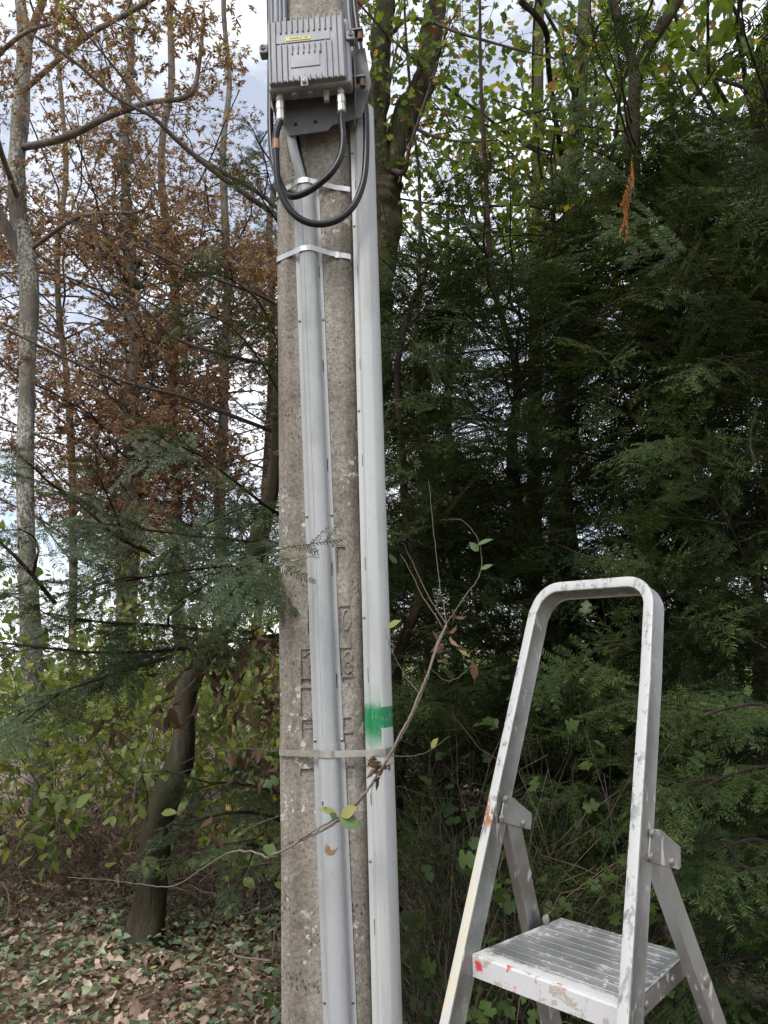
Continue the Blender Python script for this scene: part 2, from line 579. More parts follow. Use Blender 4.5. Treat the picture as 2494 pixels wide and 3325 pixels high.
# rust stain edge
# ---- grey cable guard (left) and white cable guard (right)
def profile_sweep(prof, ends, nseg, name, mat, parent, smooth=True):
    """ends: [(a,z,scale)...] sweep profile (da,dn) between stations"""
    mb = MB()
    rings = []
    for (a, z, s, n0) in ends:
        rings.append([pp(a + da * s, n0 + dn, z) for da, dn in prof])
    mb.sweep(rings)
    return mb.build(name, mat, parent, smooth=smooth, auto=28)
tA = pat((955 + 1047.5) / 2 + 1, 820, 0.004)
tB = pat((1050 + 1155) / 2, 3300, 0.004)
def trunk_a(z): return tA[0] + (tB[0] - tA[0]) * (z - tA[1]) / (tB[1] - tA[1])
halfrnd = [(-.0400, 0.0012), (-.0400, .0035), (-.0290, .0035), (-.0270, .0130), (-.0235, .0225), (-.0165, .0290), (-.0102, .0315), (-.0096, .0306), (-.0088, .0317),
           (0, .0330), (.0090, .0315), (.0165, .0285), (.0225, .0225), (.0258, .0150), (.0270, .0075), (.0280, .0068), (.0300, .0035), (.0400, .0035), (.0400, 0.0012)]
z_top = pat(1000, 602, 0.01)[1]
z_j = pat(1085, 2432, 0.03)[1]
guard = empty('grey_cable_guard', pp(trunk_a(0.0), 0.002, 0.0), 'grey half-round plastic cable guard strapped down the middle of the pole face', 'cable guard')
profile_sweep(halfrnd, [(trunk_a(z), z, 0.98, 0.0005) for z in np.linspace(z_top, z_j, 6)], 6, 'upper_cover', M_GREYPVC, guard)
profile_sweep([(a * 1.02, n * 1.04 + 0.001) for a, n in halfrnd if not (-.0105 < a < -.008)], [(trunk_a(z) + 0.001, z, 1.0, 0.0008) for z in np.linspace(z_j + 0.012, 0.02, 6)], 6, 'lower_cover', M_GREYPVC, guard)
def slot(a, n, z, h, w, parent):
    mb = MB(); Rm = np.stack([PX, PN, np.array([0, 0, 1.0])], 1)
    mb.box(pp(a, n, z), (w, 0.0016, h), Rm)
    return mb.build('slot', M_DARK, parent)
def screw(a, n, z, parent, r=0.0042, mat=None):
    mb = MB(); mb.disc(pp(a, n, z), PN, r, 0.0016, 12, 0.001)
    return mb.build('screw', mat or M_SCREW, parent, smooth=True, auto=40)
def hole(a, n, z, parent, r=0.0045):
    mb = MB(); mb.disc(pp(a, n, z), PN, r, 0.0008, 12)
    return mb.build('screw_hole', M_DARK, parent)
for y0, y1 in ((863, 901), (1170, 1208), (1490, 1530), (1827, 1870), (2190, 2236), (2590, 2640), (3015, 3066)):
    z0, z1 = pat(1060, y0, .006)[1], pat(1060, y1, .006)[1]
    z = (z0 + z1) / 2
    slot(trunk_a(z) + 0.0288, 0.0058, z, z0 - z1, 0.0022, guard)
for y in (1036, 1673, 2404, 3256):
    z = pat(1080, y, .004)[1]
    screw(trunk_a(z) + 0.0350, 0.0045, z, guard)
    hole(trunk_a(z) + 0.0350, 0.0062, z, guard, 0.0026)
    screw(trunk_a(z) - 0.0350, 0.0045, z, guard)
    hole(trunk_a(z) - 0.0350, 0.0062, z, guard, 0.0026)

# white guard: flange left edge and right edge measured at three heights
mw, tw, pw, cw = plastic('white_pvc_guard', (0.47, 0.48, 0.475), 0.30, 0.36)
wTop, wBot = 345, 3300
wl = [pat(1139, 350, -0.004), pat(1146, 820, -0.004), pat(1176, 2150, -0.004), pat(1213, 3300, -0.004)]
wa = np.polyfit([p[1] for p in wl], [p[0] for p in wl], 1)
def white_a(z): return wa[0] * z + wa[1]
# profile runs right from the flange, turned to face a little right
prw = [(0.000, -0.006), (0.000, -0.0035), (0.0105, -0.0010), (0.0125, 0.0010), (0.0205, 0.0200), (0.0240, 0.0225), (0.0460, 0.0190), (0.0505, 0.0160), (0.0690, -0.0120), (0.0720, -0.020),
       (0.0700, -0.045), (0.050, -0.050), (0.012, -0.030)]
zW = pat(1150, 345, 0)[1]
white = empty('white_cable_guard', pp(white_a(0.0) + 0.03, -0.02, 0.0), 'white plastic cable guard with green spray paint on the right edge of the pole', 'cable guard')
tx = tw.nodes.new('ShaderNodeTexCoord')
mpn = tw.nodes.new('ShaderNodeMapping'); tw.links.new(tx.outputs['Object'], mpn.inputs['Vector'])
sp = tw.nodes.new('ShaderNodeSeparateXYZ'); tw.links.new(mpn.outputs[0], sp.inputs[0])
zg1, zg0 = pat(1200, 2296, .01)[1], pat(1200, 2380, .01)[1]
zs_t, zs_b = pat(1200, 2190, .01)[1], pat(1200, 2470, .01)[1]
gn = noise(tw, 55, 5, 0.7, coords(tw, (1, 1, 0.5)))
gn2 = noise(tw, 180, 3, 0.6, coords(tw, (1, 1, 0.4)))
zz = math_n(tw, 'ADD', sp.outputs['Z'], math_n(tw, 'MULTIPLY', math_n(tw, 'SUBTRACT', gn.outputs['Fac'], 0.5), 0.045))
zc = (zg0 + zg1) / 2
# left: soft overspray; right: block with crisp edge
soft = math_n(tw, 'MULTIPLY', ramp_out(tw, zz, zs_b + 0.01, zc - 0.015), ramp_out(tw, zz, zg1 + 0.025, zg1 - 0.012))
softer = math_n(tw, 'MULTIPLY', math_n(tw, 'MULTIPLY', ramp_out(tw, zz, zs_b - 0.05, zc), ramp_out(tw, zz, zs_t, zg1)), 0.25)
crisp = math_n(tw, 'MULTIPLY', math_n(tw, 'GREATER_THAN', sp.outputs['Z'], zg0 + 0.012), math_n(tw, 'LESS_THAN', sp.outputs['Z'], zg1))
crisp = math_n(tw, 'MULTIPLY', crisp, ramp_out(tw, gn2.outputs['Fac'], 0.25, 0.42))
# object X of the ridge
geo_x = white_a(zc) + 0.043
ridge = pp(geo_x, 0, zc)[0] - (pp(white_a(0.0) + 0.03, -0.02, 0.0))[0]
right = math_n(tw, 'GREATER_THAN', sp.outputs['X'], float(ridge))
notr = math_n(tw, 'SUBTRACT', 1.0, right)
gm = math_n(tw, 'ADD', math_n(tw, 'MULTIPLY', right, crisp), math_n(tw, 'MULTIPLY', notr, math_n(tw, 'MAXIMUM', math_n(tw, 'MULTIPLY', soft, ramp_out(tw, gn2.outputs['Fac'], 0.15, 0.45)), softer)), True)
tw.links.new(mixc(tw, gm, cw, (0.012, 0.20, 0.075)), pw.inputs['Base Color'])
profile_sweep(prw, [(white_a(z), z, 1.0, 0.003) for z in np.linspace(zW, 0.02, 9)], 9, 'cover', mw, white)
for y0, y1 in ((585, 612), (862, 896), (1163, 1199), (1478, 1514), (1810, 1852), (2170, 2216), (2573, 2616), (2985, 3036)):
    z0, z1 = pat(1180, y0, .003)[1], pat(1180, y1, .003)[1]
    z = (z0 + z1) / 2
    slot(white_a(z) + 0.0122, 0.0038, z, z0 - z1, 0.0022, white)
for y in (497, 734, 1335, 2007, 2797):
    z = pat(1165, y, 0)[1]
    hole(white_a(z) + 0.0052, 0.0009, z, white, 0.0040)
    screw(white_a(z) + 0.0052, 0.0013, z, white, 0.0028)

# ---- steel straps
def strap(pts, z_of, name, label, width=0.0165, buckle=None):
    """pts: (a,n) path; z_of: height at each"""
    mb = MB()
    P = np.array([pp(a, n, z) for (a, n), z in zip(pts, z_of)])
    T = unit(np.gradient(P, axis=0))
    Nn = unit(np.cross(T, np.array([0, 0, 1.0])))
    sgn = np.sign(np.sum(Nn * PN, 1).mean()) or 1
    Nn = Nn * sgn
    rings = []
    hz = np.array([0, 0, width / 2])
    th = 0.0011
    for q, nn in zip(P, Nn):
        rings.append([q - hz, q - hz + nn * th, q + hz + nn * th, q + hz])
    mb.sweep(rings)
    o = mb.build(name, M_STEEL, None)
    tag(o, label, 'strap', 'steel straps round the pole')
    V = o.data
    c = P.mean(0)
    for v in V.vertices: v.co -= Vector(c)
    o.location = c
    if buckle is not None:
        b = MB(); Rm = np.stack([PX, PN, np.array([0, 0, 1.0])], 1)
        b.box(pp(*buckle), (0.012, 0.004, width * 1.25), Rm)
        b.build('buckle', M_STEEL, o, bevel=0.001)
    return o
def over(a0, r=0.029, h=0.034):   # path over the grey guard
    return [(a0 - 0.024, h - 0.006), (a0 - 0.017, h - 0.001), (a0 - 0.008, h + 0.0015), (a0, h + 0.002), (a0 + 0.010, h + 0.001), (a0 + 0.019, h - 0.005)]
zb2 = pat(990, 805, .034)[1]; at2 = trunk_a(zb2)
pth = [(aL - 0.006, -DEP + 0.02), (aL - 0.0075, -CH), (aL - 0.004, -CH + 0.012)] + over(at2) + [(aR - CH * 1.7, 0.004), (aR - CH * 0.9, 0.0), (aR - 0.012, -0.006)]
strap(pth, [zb2 + 0.0] * 3 + [zb2] * 6 + [zb2 - 0.012, zb2 - 0.014, zb2 - 0.016], 'steel_strap', 'shiny steel strap round the pole just below the hanging black cable loop', buckle=(aR - CH * 1.7, 0.005, zb2 - 0.0125))
zb1 = pat(985, 585, .034)[1]; at1 = trunk_a(zb1)
pth = [(aL - 0.006, -DEP + 0.02), (aL - 0.0075, -CH), (aL - 0.004, -CH + 0.012)] + over(at1) + [(aR - CH * 1.7, 0.004), (aR - CH * 0.9, 0.0), (aR - 0.008, -0.002)]
strap(pth, [zb1 - 0.006] * 3 + [zb1] * 6 + [zb1 - 0.012, zb1 - 0.014, zb1 - 0.018], 'steel_strap', 'crumpled steel strap at the top of the grey guard behind the cable loops')
zb3 = pat(1085, 2448, .034)[1]; at3 = trunk_a(zb3); w3 = white_a(zb3)
pth = [(aL - 0.006, -DEP + 0.02), (aL - 0.0065, -CH), (aL - 0.002, -CH + 0.018), (aL + 0.02, 0.004)] + [(a, n + 0.002) for a, n in over(at3 + 0.001)] + [(w3 + 0.0, 0.024), (w3 + 0.022, 0.0265), (w3 + 0.045, 0.0245), (w3 + 0.0525, 0.0195), (w3 + 0.073, -0.011), (w3 + 0.075, -0.06)]
strap(pth, list(np.linspace(zb3 + 0.003, zb3 - 0.001, 10)) + [zb3 - 0.001, zb3, zb3, zb3, zb3 + 0.002, zb3 + 0.003], 'steel_strap', 'dull steel strap over both cable guards below the green paint')

# ---- amplifier box
bn = 0.155                                    # how far the cover stands off the pole face
bl, bt = pat(872, 66, bn); br, _ = pat(1114, 40, bn)
_, bbz = pat(1000, 255, bn)
bc_a, bc_z = (bl + br) / 2, (bt + bbz) / 2 - 0.003
BW, BH = (br - bl), (bt - bbz)
box_o = empty('amplifier_box', pp(bc_a, 0.0, bbz - 0.08), 'ribbed grey metal amplifier box bolted high on the pole', 'amplifier box')
TILT = rad(-1.2)
RB = np.stack([PX * math.cos(TILT) - np.array([0, 0, 1.0]) * math.sin(TILT), PN, PX * math.sin(TILT) + np.array([0, 0, 1.0]) * math.cos(TILT)], 1)
BCW = pp(bc_a, 0, bc_z)
def bp(x, n, z): return BCW + RB @ np.array([x, n, z])
def rbox(x, n, z, sx_, sn, sz): return bp(x, n, z), (sx_, sn, sz)
mb = MB(); mb.box(*rbox(0.004, 0.112, -0.002, BW + 0.024, 0.05, BH + 0.012), RB); mb.build('housing', M_CAST, box_o, bevel=0.009)
mb = MB(); mb.box(*rbox(0, 0.143, 0, BW + 0.004, 0.022, BH - 0.002), RB); cover = mb.build('cover', M_CAST, box_o, bevel=0.004)
def rib(x, z0, z1):
    mb = MB(); mb.box(*rbox(x, 0.1555, (z0 + z1) / 2, 0.0042, 0.009, z1 - z0), RB)
    return mb.build('cooling_rib', M_CAST, box_o, bevel=0.0014)
hw_, hh = BW / 2, BH / 2
NR = 14
for i in range(NR):
    x = -hw_ + 0.004 + (BW - 0.008) * i / (NR - 1)
    if i in (0, 1, 12, 13):
        rib(x, -hh - 0.006, hh + 0.004)
    else:
        rib(x, hh - 0.048, hh + 0.004)
        if i in (2, 3):
            rib(x, -hh - 0.006, hh - 0.085)
        elif i in (10, 11):
            rib(x, -hh - 0.006, hh - 0.085)
        else:
            rib(x, hh - 0.122, hh - 0.088)
            rib(x, -hh - 0.006, -hh + 0.016)
mb = MB(); mb.box(*rbox(-0.008, 0.1545, hh - 0.066, BW - 0.062, 0.0035, 0.030), RB); mb.build('raised_panel', M_CAST, box_o, bevel=0.001)
mb = MB(); mb.box(*rbox(-0.004, 0.1545, -0.032, 0.086, 0.0035, 0.058), RB); mb.build('raised_panel', M_CAST, box_o, bevel=0.001)
mb = MB(); mb.box(*rbox(-0.022, 0.1568, hh - 0.069, 0.072, 0.0012, 0.012), RB); lab = mb.build('label_strip', M_LABEL, box_o)
mb = MB()
for x0, k, st in ((-0.046, 9, 0.0031), (-0.015, 2, 0.0034), (-0.004, 4, 0.0034)):
    for i in range(k):
        mb.box(*rbox(x0 + i * st, 0.1576, hh - 0.0685 + (0.0012 if i % 2 else -0.0004), 0.0018, 0.0006, 0.0048), RB)
ink = mb.build('label_print', M_INK, lab)
def lug(x, z, s):
    mb = MB(); mb.box(*rbox(x, 0.128, z, 0.026, 0.030, 0.030), RB); l = mb.build('lug', M_CAST, box_o, bevel=0.004)
    mb = MB(); mb.disc(bp(x + 0.002 * s, 0.143, z + 0.003), RB[:, 1], 0.0085, 0.005, 12, 0.002); mb.build('bolt', M_SCREW, l, smooth=True, auto=40)
    mb = MB(); mb.disc(bp(x + 0.002 * s, 0.1492, z + 0.003), RB[:, 1], 0.0035, 0.001, 8); mb.build('bolt_socket', M_DARK, l)
lug(-hw_ - 0.018, 0.028, -1); lug(hw_ + 0.018, 0.042, 1)
mb = MB(); mb.box(*rbox(-0.008, 0.158, -hh - 0.008, 0.022, 0.006, 0.034), RB); l = mb.build('lug', M_CAST, box_o, bevel=0.002)
mb = MB(); mb.disc(bp(-0.008, 0.161, -hh - 0.012), RB[:, 1], 0.007, 0.005, 12, 0.002); mb.build('bolt', M_SCREW, l, smooth=True, auto=40)
# hinge ears on the right and mounting bracket behind
for z in (hh - 0.002, -hh + 0.045):
    mb = MB(); mb.box(*rbox(hw_ + 0.030, 0.085, z, 0.048, 0.030, 0.006), RB); mb.build('hinge_ear', M_BRACKET, box_o, bevel=0.001)
    mb = MB(); mb.tube([bp(hw_ + 0.044, 0.088, z - 0.030), bp(hw_ + 0.044, 0.088, z - 0.004)], 0.009, 10); mb.build('hinge_bolt', flat('rusty_bolt', (0.12, 0.07, 0.045), 0.7, metal=0.4), box_o, smooth=True, auto=40)
brk = MB()
plate = [(-hw_ - 0.012, 0.04), (hw_ + 0.055, 0.075), (hw_ + 0.068, -0.055), (hw_ + 0.034, -hh - 0.060), (0.055, -hh - 0.076), (0.040, -hh - 0.094), (-hw_ + 0.036, -hh - 0.098), (-hw_ - 0.020, -hh + 0.01)]
brk.prism([bp(x, 0.052, z) for x, z in plate], 0, RB[:, 1] * 0.004)
bracket = brk.build('mounting_bracket', M_BRACKET, box_o, bevel=0.001)
for sx_, s in ((1, 1), (-1, -1)):
    mb = MB()
    x0 = hw_ + 0.022 if s > 0 else -hw_ - 0.006
    mb.prism([bp(x0, 0.056, 0.06), bp(x0, 0.105, 0.02), bp(x0, 0.105, -hh + 0.0), bp(x0 - 0.012 * s, 0.056, -hh - 0.085)], 0, RB[:, 0] * 0.003 * s)
    mb.build('bracket_cheek', M_BRACKET, bracket)
for x, z in ((-0.055, -hh - 0.062), (0.005, -hh - 0.060)):
    mb = MB(); mb.disc(bp(x, 0.0561, z), RB[:, 1], 0.006, 0.0008, 12); mb.build('bracket_hole', M_DARK, bracket)
mb = MB(); mb.box(bp(0.01, 0.026, -0.01), (0.12, 0.050, 0.16), RB); mb.build('standoff', M_BRACKET, bracket)
# underside plugs and cable fittings
FITL, FITR = -hw_ + 0.022, hw_ - 0.020
def fitting(x, n, top, L, parent, big=True):
    mb = MB()
    segs = [(0.0, 0.0125), (0.018, 0.0125), (0.0185, 0.0105), (0.026, 0.0105), (0.0265, 0.0135), (0.050, 0.0135), (0.0505, 0.0120), (0.058, 0.0120), (0.0585, 0.0132), (L - 0.004, 0.0132), (L, 0.0105)]
    P = [bp(x, n, top - d) for d, r in segs]
    mb.tube(P, [r for d, r in segs], 8)
    return mb.build('cable_fitting', M_BRASS, parent, smooth=False)
fitting(FITL, 0.112, -hh - 0.006, 0.088, box_o)
fitting(FITR, 0.112, -hh - 0.006, 0.080, box_o)
mb = MB(); mb.tube([bp(0.048, 0.112, -hh - 0.006), bp(0.048, 0.112, -hh - 0.024), bp(0.048, 0.112, -hh - 0.0245), bp(0.048, 0.112, -hh - 0.042)], [0.011, 0.011, 0.0085, 0.0085], 6); mb.build('blanking_plug', M_BRASS, box_o)
for x in (-0.045, 0.0):
    mb = MB(); mb.tube([bp(x, 0.112, -hh - 0.006), bp(x, 0.112, -hh - 0.017)], [0.012, 0.011], 8); mb.build('blanking_plug', M_CAST, box_o)

def cable(name, P, r, mat, label, cat='cable', k=40, n=10, group=None):
    c = np.asarray(P[0], float)
    mb = MB(); mb.tube(spline(P, k), r, n)
    o = mb.build(name, mat, None, smooth=True)
    for v in o.data.vertices: v.co -= Vector(c)
    o.location = c
    tag(o, label, cat, group)
    return o
def P3(px, py, n):
    a, z = pat(px, py, n)
    return pp(a, n, z)
fl, fr = bp(FITL, 0.112, -hh - 0.09), bp(FITR, 0.112, -hh - 0.082)
c1 = cable('black_cable_or_shadow', [fl + np.array([0, 0, 0.004]), P3(896, 440, .11), P3(897, 520, .108), P3(904, 600, .105), P3(932, 670, .10), P3(982, 715, .095), P3(1040, 728, .09), P3(1100, 712, .085), P3(1150, 665, .075), P3(1180, 590, .062), P3(1189, 500, .052), P3(1189, 400, .048), P3(1183, 300, .045), P3(1174, 200, .04), P3(1163, 110, .03), P3(1152, 20, .02), P3(1146, -80, .02), P3(1140, -300, .02)],
           0.0098, M_BLACK, 'thick black cable hanging in a wide loop, with an orange tape mark', k=90)
mb = MB(); mb.tube([P3(896.4, 455, .1095), P3(896.6, 486, .109)], 0.0108, 12); tp = mb.build('tape_marker', M_TAPE, c1, smooth=True, auto=40)
cable('black_cable_or_shadow', [fr + np.array([0, 0, 0.004]), P3(1110, 400, .11), P3(1114, 450, .112), P3(1106, 508, .115), P3(1080, 555, .115), P3(1045, 590, .11), P3(1000, 622, .10), P3(955, 638, .085), P3(928, 628, .07), P3(908, 590, .05), P3(890, 540, .03), P3(882, 480, .012), P3(878, 400, .0), P3(878, 300, -.01), P3(878, 150, -.012), P3(876, 0, -.012), P3(874, -300, -.012)],
      0.0098, M_BLACK, 'thick black cable in a tight inner loop from right fitting up the left pole edge', k=90)
gp = [P3(932, 330, .03), P3(934, 385, .032), P3(950, 470, .034), P3(968, 540, .030), P3(985, 605, .018), P3(988, 640, .016)]
cable('grey_conduit', gp, 0.0145, M_GREYPVC, 'grey round conduit slanting from under the box into the half-round guard', 'conduit', k=24, n=14)
cable('black_cable_or_shadow', [P3(956, 345, .012), P3(962, 420, .013), P3(976, 500, .013), P3(992, 575, .012), P3(1000, 640, .010)], 0.0055, M_BLACK, 'shadow of the slanting grey conduit, modelled as a thin dark strip on its right', k=20)  # no cable: black tube modelled as the shadow the grey conduit casts
for i, (x, r) in enumerate(((884, .0085), (898, .0105), (912, .0085), (925, .0085))):
    cable('grey_cable', [P3(x + 3, 330, .03), P3(x + 2, 200, .026), P3(x, 80, .016), P3(x - 1, 0, .013), P3(x - 6, -300, .012)], r, M_GREYCAB if i != 1 else flat('pale_grey_cable', (0.2, 0.21, 0.23), 0.5),
          ['leftmost slim grey cable running up the pole above the box', 'thickest pale grey cable above the box at upper left', 'third grey cable from the left above the box', 'rightmost of the grey cables above the left half of the box'][i], k=16, group='grey cables above the box')
for i, (x, r, mt) in enumerate(((1132, .010, M_GREYCAB), (1140, .007, M_BLACK))):
    cable('riser_cable', [P3(x + 26, 365, .0), P3(x + 20, 250, .004), P3(x + 10, 120, .006), P3(x, 0, .006), P3(x - 6, -300, .006)], r, mt, ['grey riser cable behind the box hinges', 'slim black riser cable behind the box hinges'][i], k=16)
gut = MB()
gut.prism([P3(1146, 365, -.004), P3(1176, 370, -.004), P3(1166, 200, -.004), P3(1148, 60, -.004), P3(1122, -60, -.004), P3(1108, -60, -.004), P3(1128, 120, -.004)], 0, PN * 0.012)
o = gut.build('cable_channel', flat('dark_channel', (0.035, 0.037, 0.045), 0.6), None)
tag(o, 'dark plastic cable channel on the pole edge behind the box', 'cable channel')

# ------------------------------------------------------------------ step ladder
LQ = dict(x=0.2374, y=1.3589, z=1.5 - 0.5311, yaw=-0.7894, tx=0.0026, ty=0.0237)
ZP = LQ['z']
Rz = np.array(Matrix.Rotation(LQ['yaw'], 3, 'Z')) @ np.array(Matrix.Rotation(LQ['tx'], 3, 'X')) @ np.array(Matrix.Rotation(LQ['ty'], 3, 'Y'))
LO = np.array([LQ['x'], LQ['y'], ZP]) - Rz @ np.array([0, 0, ZP])
ladder = empty('step_ladder', LO, 'paint-splashed aluminium step ladder with a tall handle and ribbed platform beside the pole', 'step ladder')
ladder.rotation_euler = Matrix(Rz.tolist()).to_euler()
def lat(px, py, a):
    """photo pixel on the ladder-local plane x=a -> (depth, height above platform)"""
    o = Rz.T @ (EYE - LO); d = Rz.T @ ray(px, py)
    s = (a - o[0]) / d[0]
    P = o + d * s
    return P[1], P[2]
HW, KK, AL, ZH, FO, DD = 0.1693, 0.0444, 0.3837, 0.6773, -0.0278, 0.0488
ta = math.tan(AL)
RT = 0.021
def lad_paint(name, thick):
    """aluminium with white paint splashes, worn through; 'thick' = how much paint"""
    return alu(name, (0.55, 0.555, 0.55), 0.40, spl=thick, metal=0.8)
def railmat():
    m, t, p = new_mat('painted_rail')
    v = coords(t)
    n2 = noise(t, 7, 6, 0.65, v)
    n = noise(t, 60, 5, 0.65, coords(t, (1, 1, 0.1)))
    c = mixc(t, ramp_out(t, n2.outputs['Fac'], 0.3, 0.7), (0.20, 0.21, 0.205), (0.33, 0.335, 0.33))
    c = mixc(t, 0.25, c, mixc(t, n.outputs['Fac'], (0.6, 0.6, 0.6), (1.3, 1.3, 1.3)), 'MULTIPLY')
    a = noise(t, 60, 7, 0.72, coords(t, (1, 1, 0.4)), 0.8)
    b = noise(t, 6, 4, 0.6, v)
    k = math_n(t, 'MULTIPLY', ramp_out(t, a.outputs['Fac'], 0.565, 0.58), ramp_out(t, b.outputs['Fac'], 0.46, 0.56))
    # the front edge of the frame carries most of the paint: its face looks along -Y in the ladder's own frame
    tcn = t.nodes.new('ShaderNodeTexCoord')
    sn = t.nodes.new('ShaderNodeSeparateXYZ'); t.links.new(tcn.outputs['Normal'], sn.inputs[0])
    fr_ = math_n(t, 'LESS_THAN', sn.outputs['Y'], -0.55)
    wear = noise(t, 55, 8, 0.75, coords(t, (1, 1, 0.3)), 0.5)
    k2 = math_n(t, 'MULTIPLY', fr_, ramp_out(t, wear.outputs['Fac'], 0.565, 0.535))
    k = math_n(t, 'MAXIMUM', k, k2)
    c = mixc(t, k, c, (0.42, 0.418, 0.412))
    # rust-orange scab and ochre streak on the left front edge
    sx2 = t.nodes.new('ShaderNodeSeparateXYZ'); t.links.new(v, sx2.inputs[0])
    left = math_n(t, 'MULTIPLY', math_n(t, 'LESS_THAN', sx2.outputs['X'], 0.0), fr_)
    zsc = lat(1585, 2635, -0.155)[1]
    band = math_n(t, 'MULTIPLY', ramp_out(t, sx2.outputs['Z'], zsc - 0.030, zsc - 0.014), ramp_out(t, sx2.outputs['Z'], zsc + 0.032, zsc + 0.018))
    sc = math_n(t, 'MULTIPLY', math_n(t, 'MULTIPLY', left, band), ramp_out(t, a.outputs['Fac'], 0.56, 0.52))
    c = mixc(t, sc, c, (0.26, 0.095, 0.03))
    oc = math_n(t, 'MULTIPLY', math_n(t, 'MULTIPLY', left, ramp_out(t, sx2.outputs['Z'], zsc - 0.035, zsc - 0.055)), ramp_out(t, wear.outputs['Fac'], 0.45, 0.55))
    c = mixc(t, math_n(t, 'MULTIPLY', oc, 0.7), c, (0.55, 0.49, 0.33))
    t.links.new(c, p.inputs['Base Color'])
    allk = math_n(t, 'MAXIMUM', math_n(t, 'MAXIMUM', k, sc), oc, True)
    t.links.new(math_n(t, 'MULTIPLY', math_n(t, 'SUBTRACT', 1.0, allk), 0.65), p.inputs['Metallic'])
    t.links.new(ramp_out(t, n2.outputs['Fac'], 0.3, 0.7, 0.36, 0.55), p.inputs['Roughness'])
    bump(t, p, math_n(t, 'ADD', math_n(t, 'MULTIPLY', allk, 1.0), math_n(t, 'MULTIPLY', n.outputs['Fac'], 0.3)), 0.35, 0.0012)
    return m
M_RAIL = railmat()
# centre-line of the bent front frame in its own inclined plane (s across, t up along the slope)
def frame_pt(s_, tz, dn=0.0):
    """tz = height above platform on the front face; dn = depth behind the front face"""
    return np.array([s_, FO + tz * ta + dn * math.cos(AL), ZP + tz - dn * math.sin(AL)])
path = []
zft = -ZP + 0.005
RB_ = 0.062
wt = HW - KK * ZH
for z in np.linspace(zft, ZH - RB_, 14):
    path.append((-(HW - KK * z), z))
for k in range(1, 9):
    q = k / 8 * math.pi / 2
    path.append((-(wt) + RB_ * (1 - math.cos(q)), ZH - RB_ + RB_ * math.sin(q)))
for s_ in (-0.03, 0.03):
    path.append((s_, ZH))
for k in range(0, 9):
    q = (8 - k) / 8 * math.pi / 2
    path.append((wt - RB_ * (1 - math.cos(q)), ZH - RB_ + RB_ * math.sin(q)))
for z in np.linspace(ZH - RB_, zft, 14)[1:]:
    path.append(((HW - KK * z), z))
path = np.array(path)
tg = unit(np.gradient(path, axis=0))
nrm = np.stack([tg[:, 1], -tg[:, 0]], 1)          # points inward (right of travel)
sec = []                                           # (inward offset, depth)
b = 0.0035
for (u, d) in [(b, 0), (RT - b, 0), (RT - 0.001, 0.001), (RT, b), (RT - 0.0015, b + 0.004), (RT - 0.0015, DD - b - 0.004), (RT, DD - b), (RT - 0.001, DD - 0.001), (RT - b, DD), (b, DD), (0.001, DD - 0.001), (0, DD - b), (0.0012, DD - b - 0.003), (0.0012, b + 0.003), (0, b), (0.001, 0.001)]:
    sec.append((u, d))
mb = MB()
mb.sweep([[frame_pt(pt[0] + nn[0] * u, pt[1] + nn[1] * u, d) for u, d in sec] for pt, nn in zip(path, nrm)])
mb.build('front_frame', M_RAIL, ladder, smooth=True, auto=35, local=True)

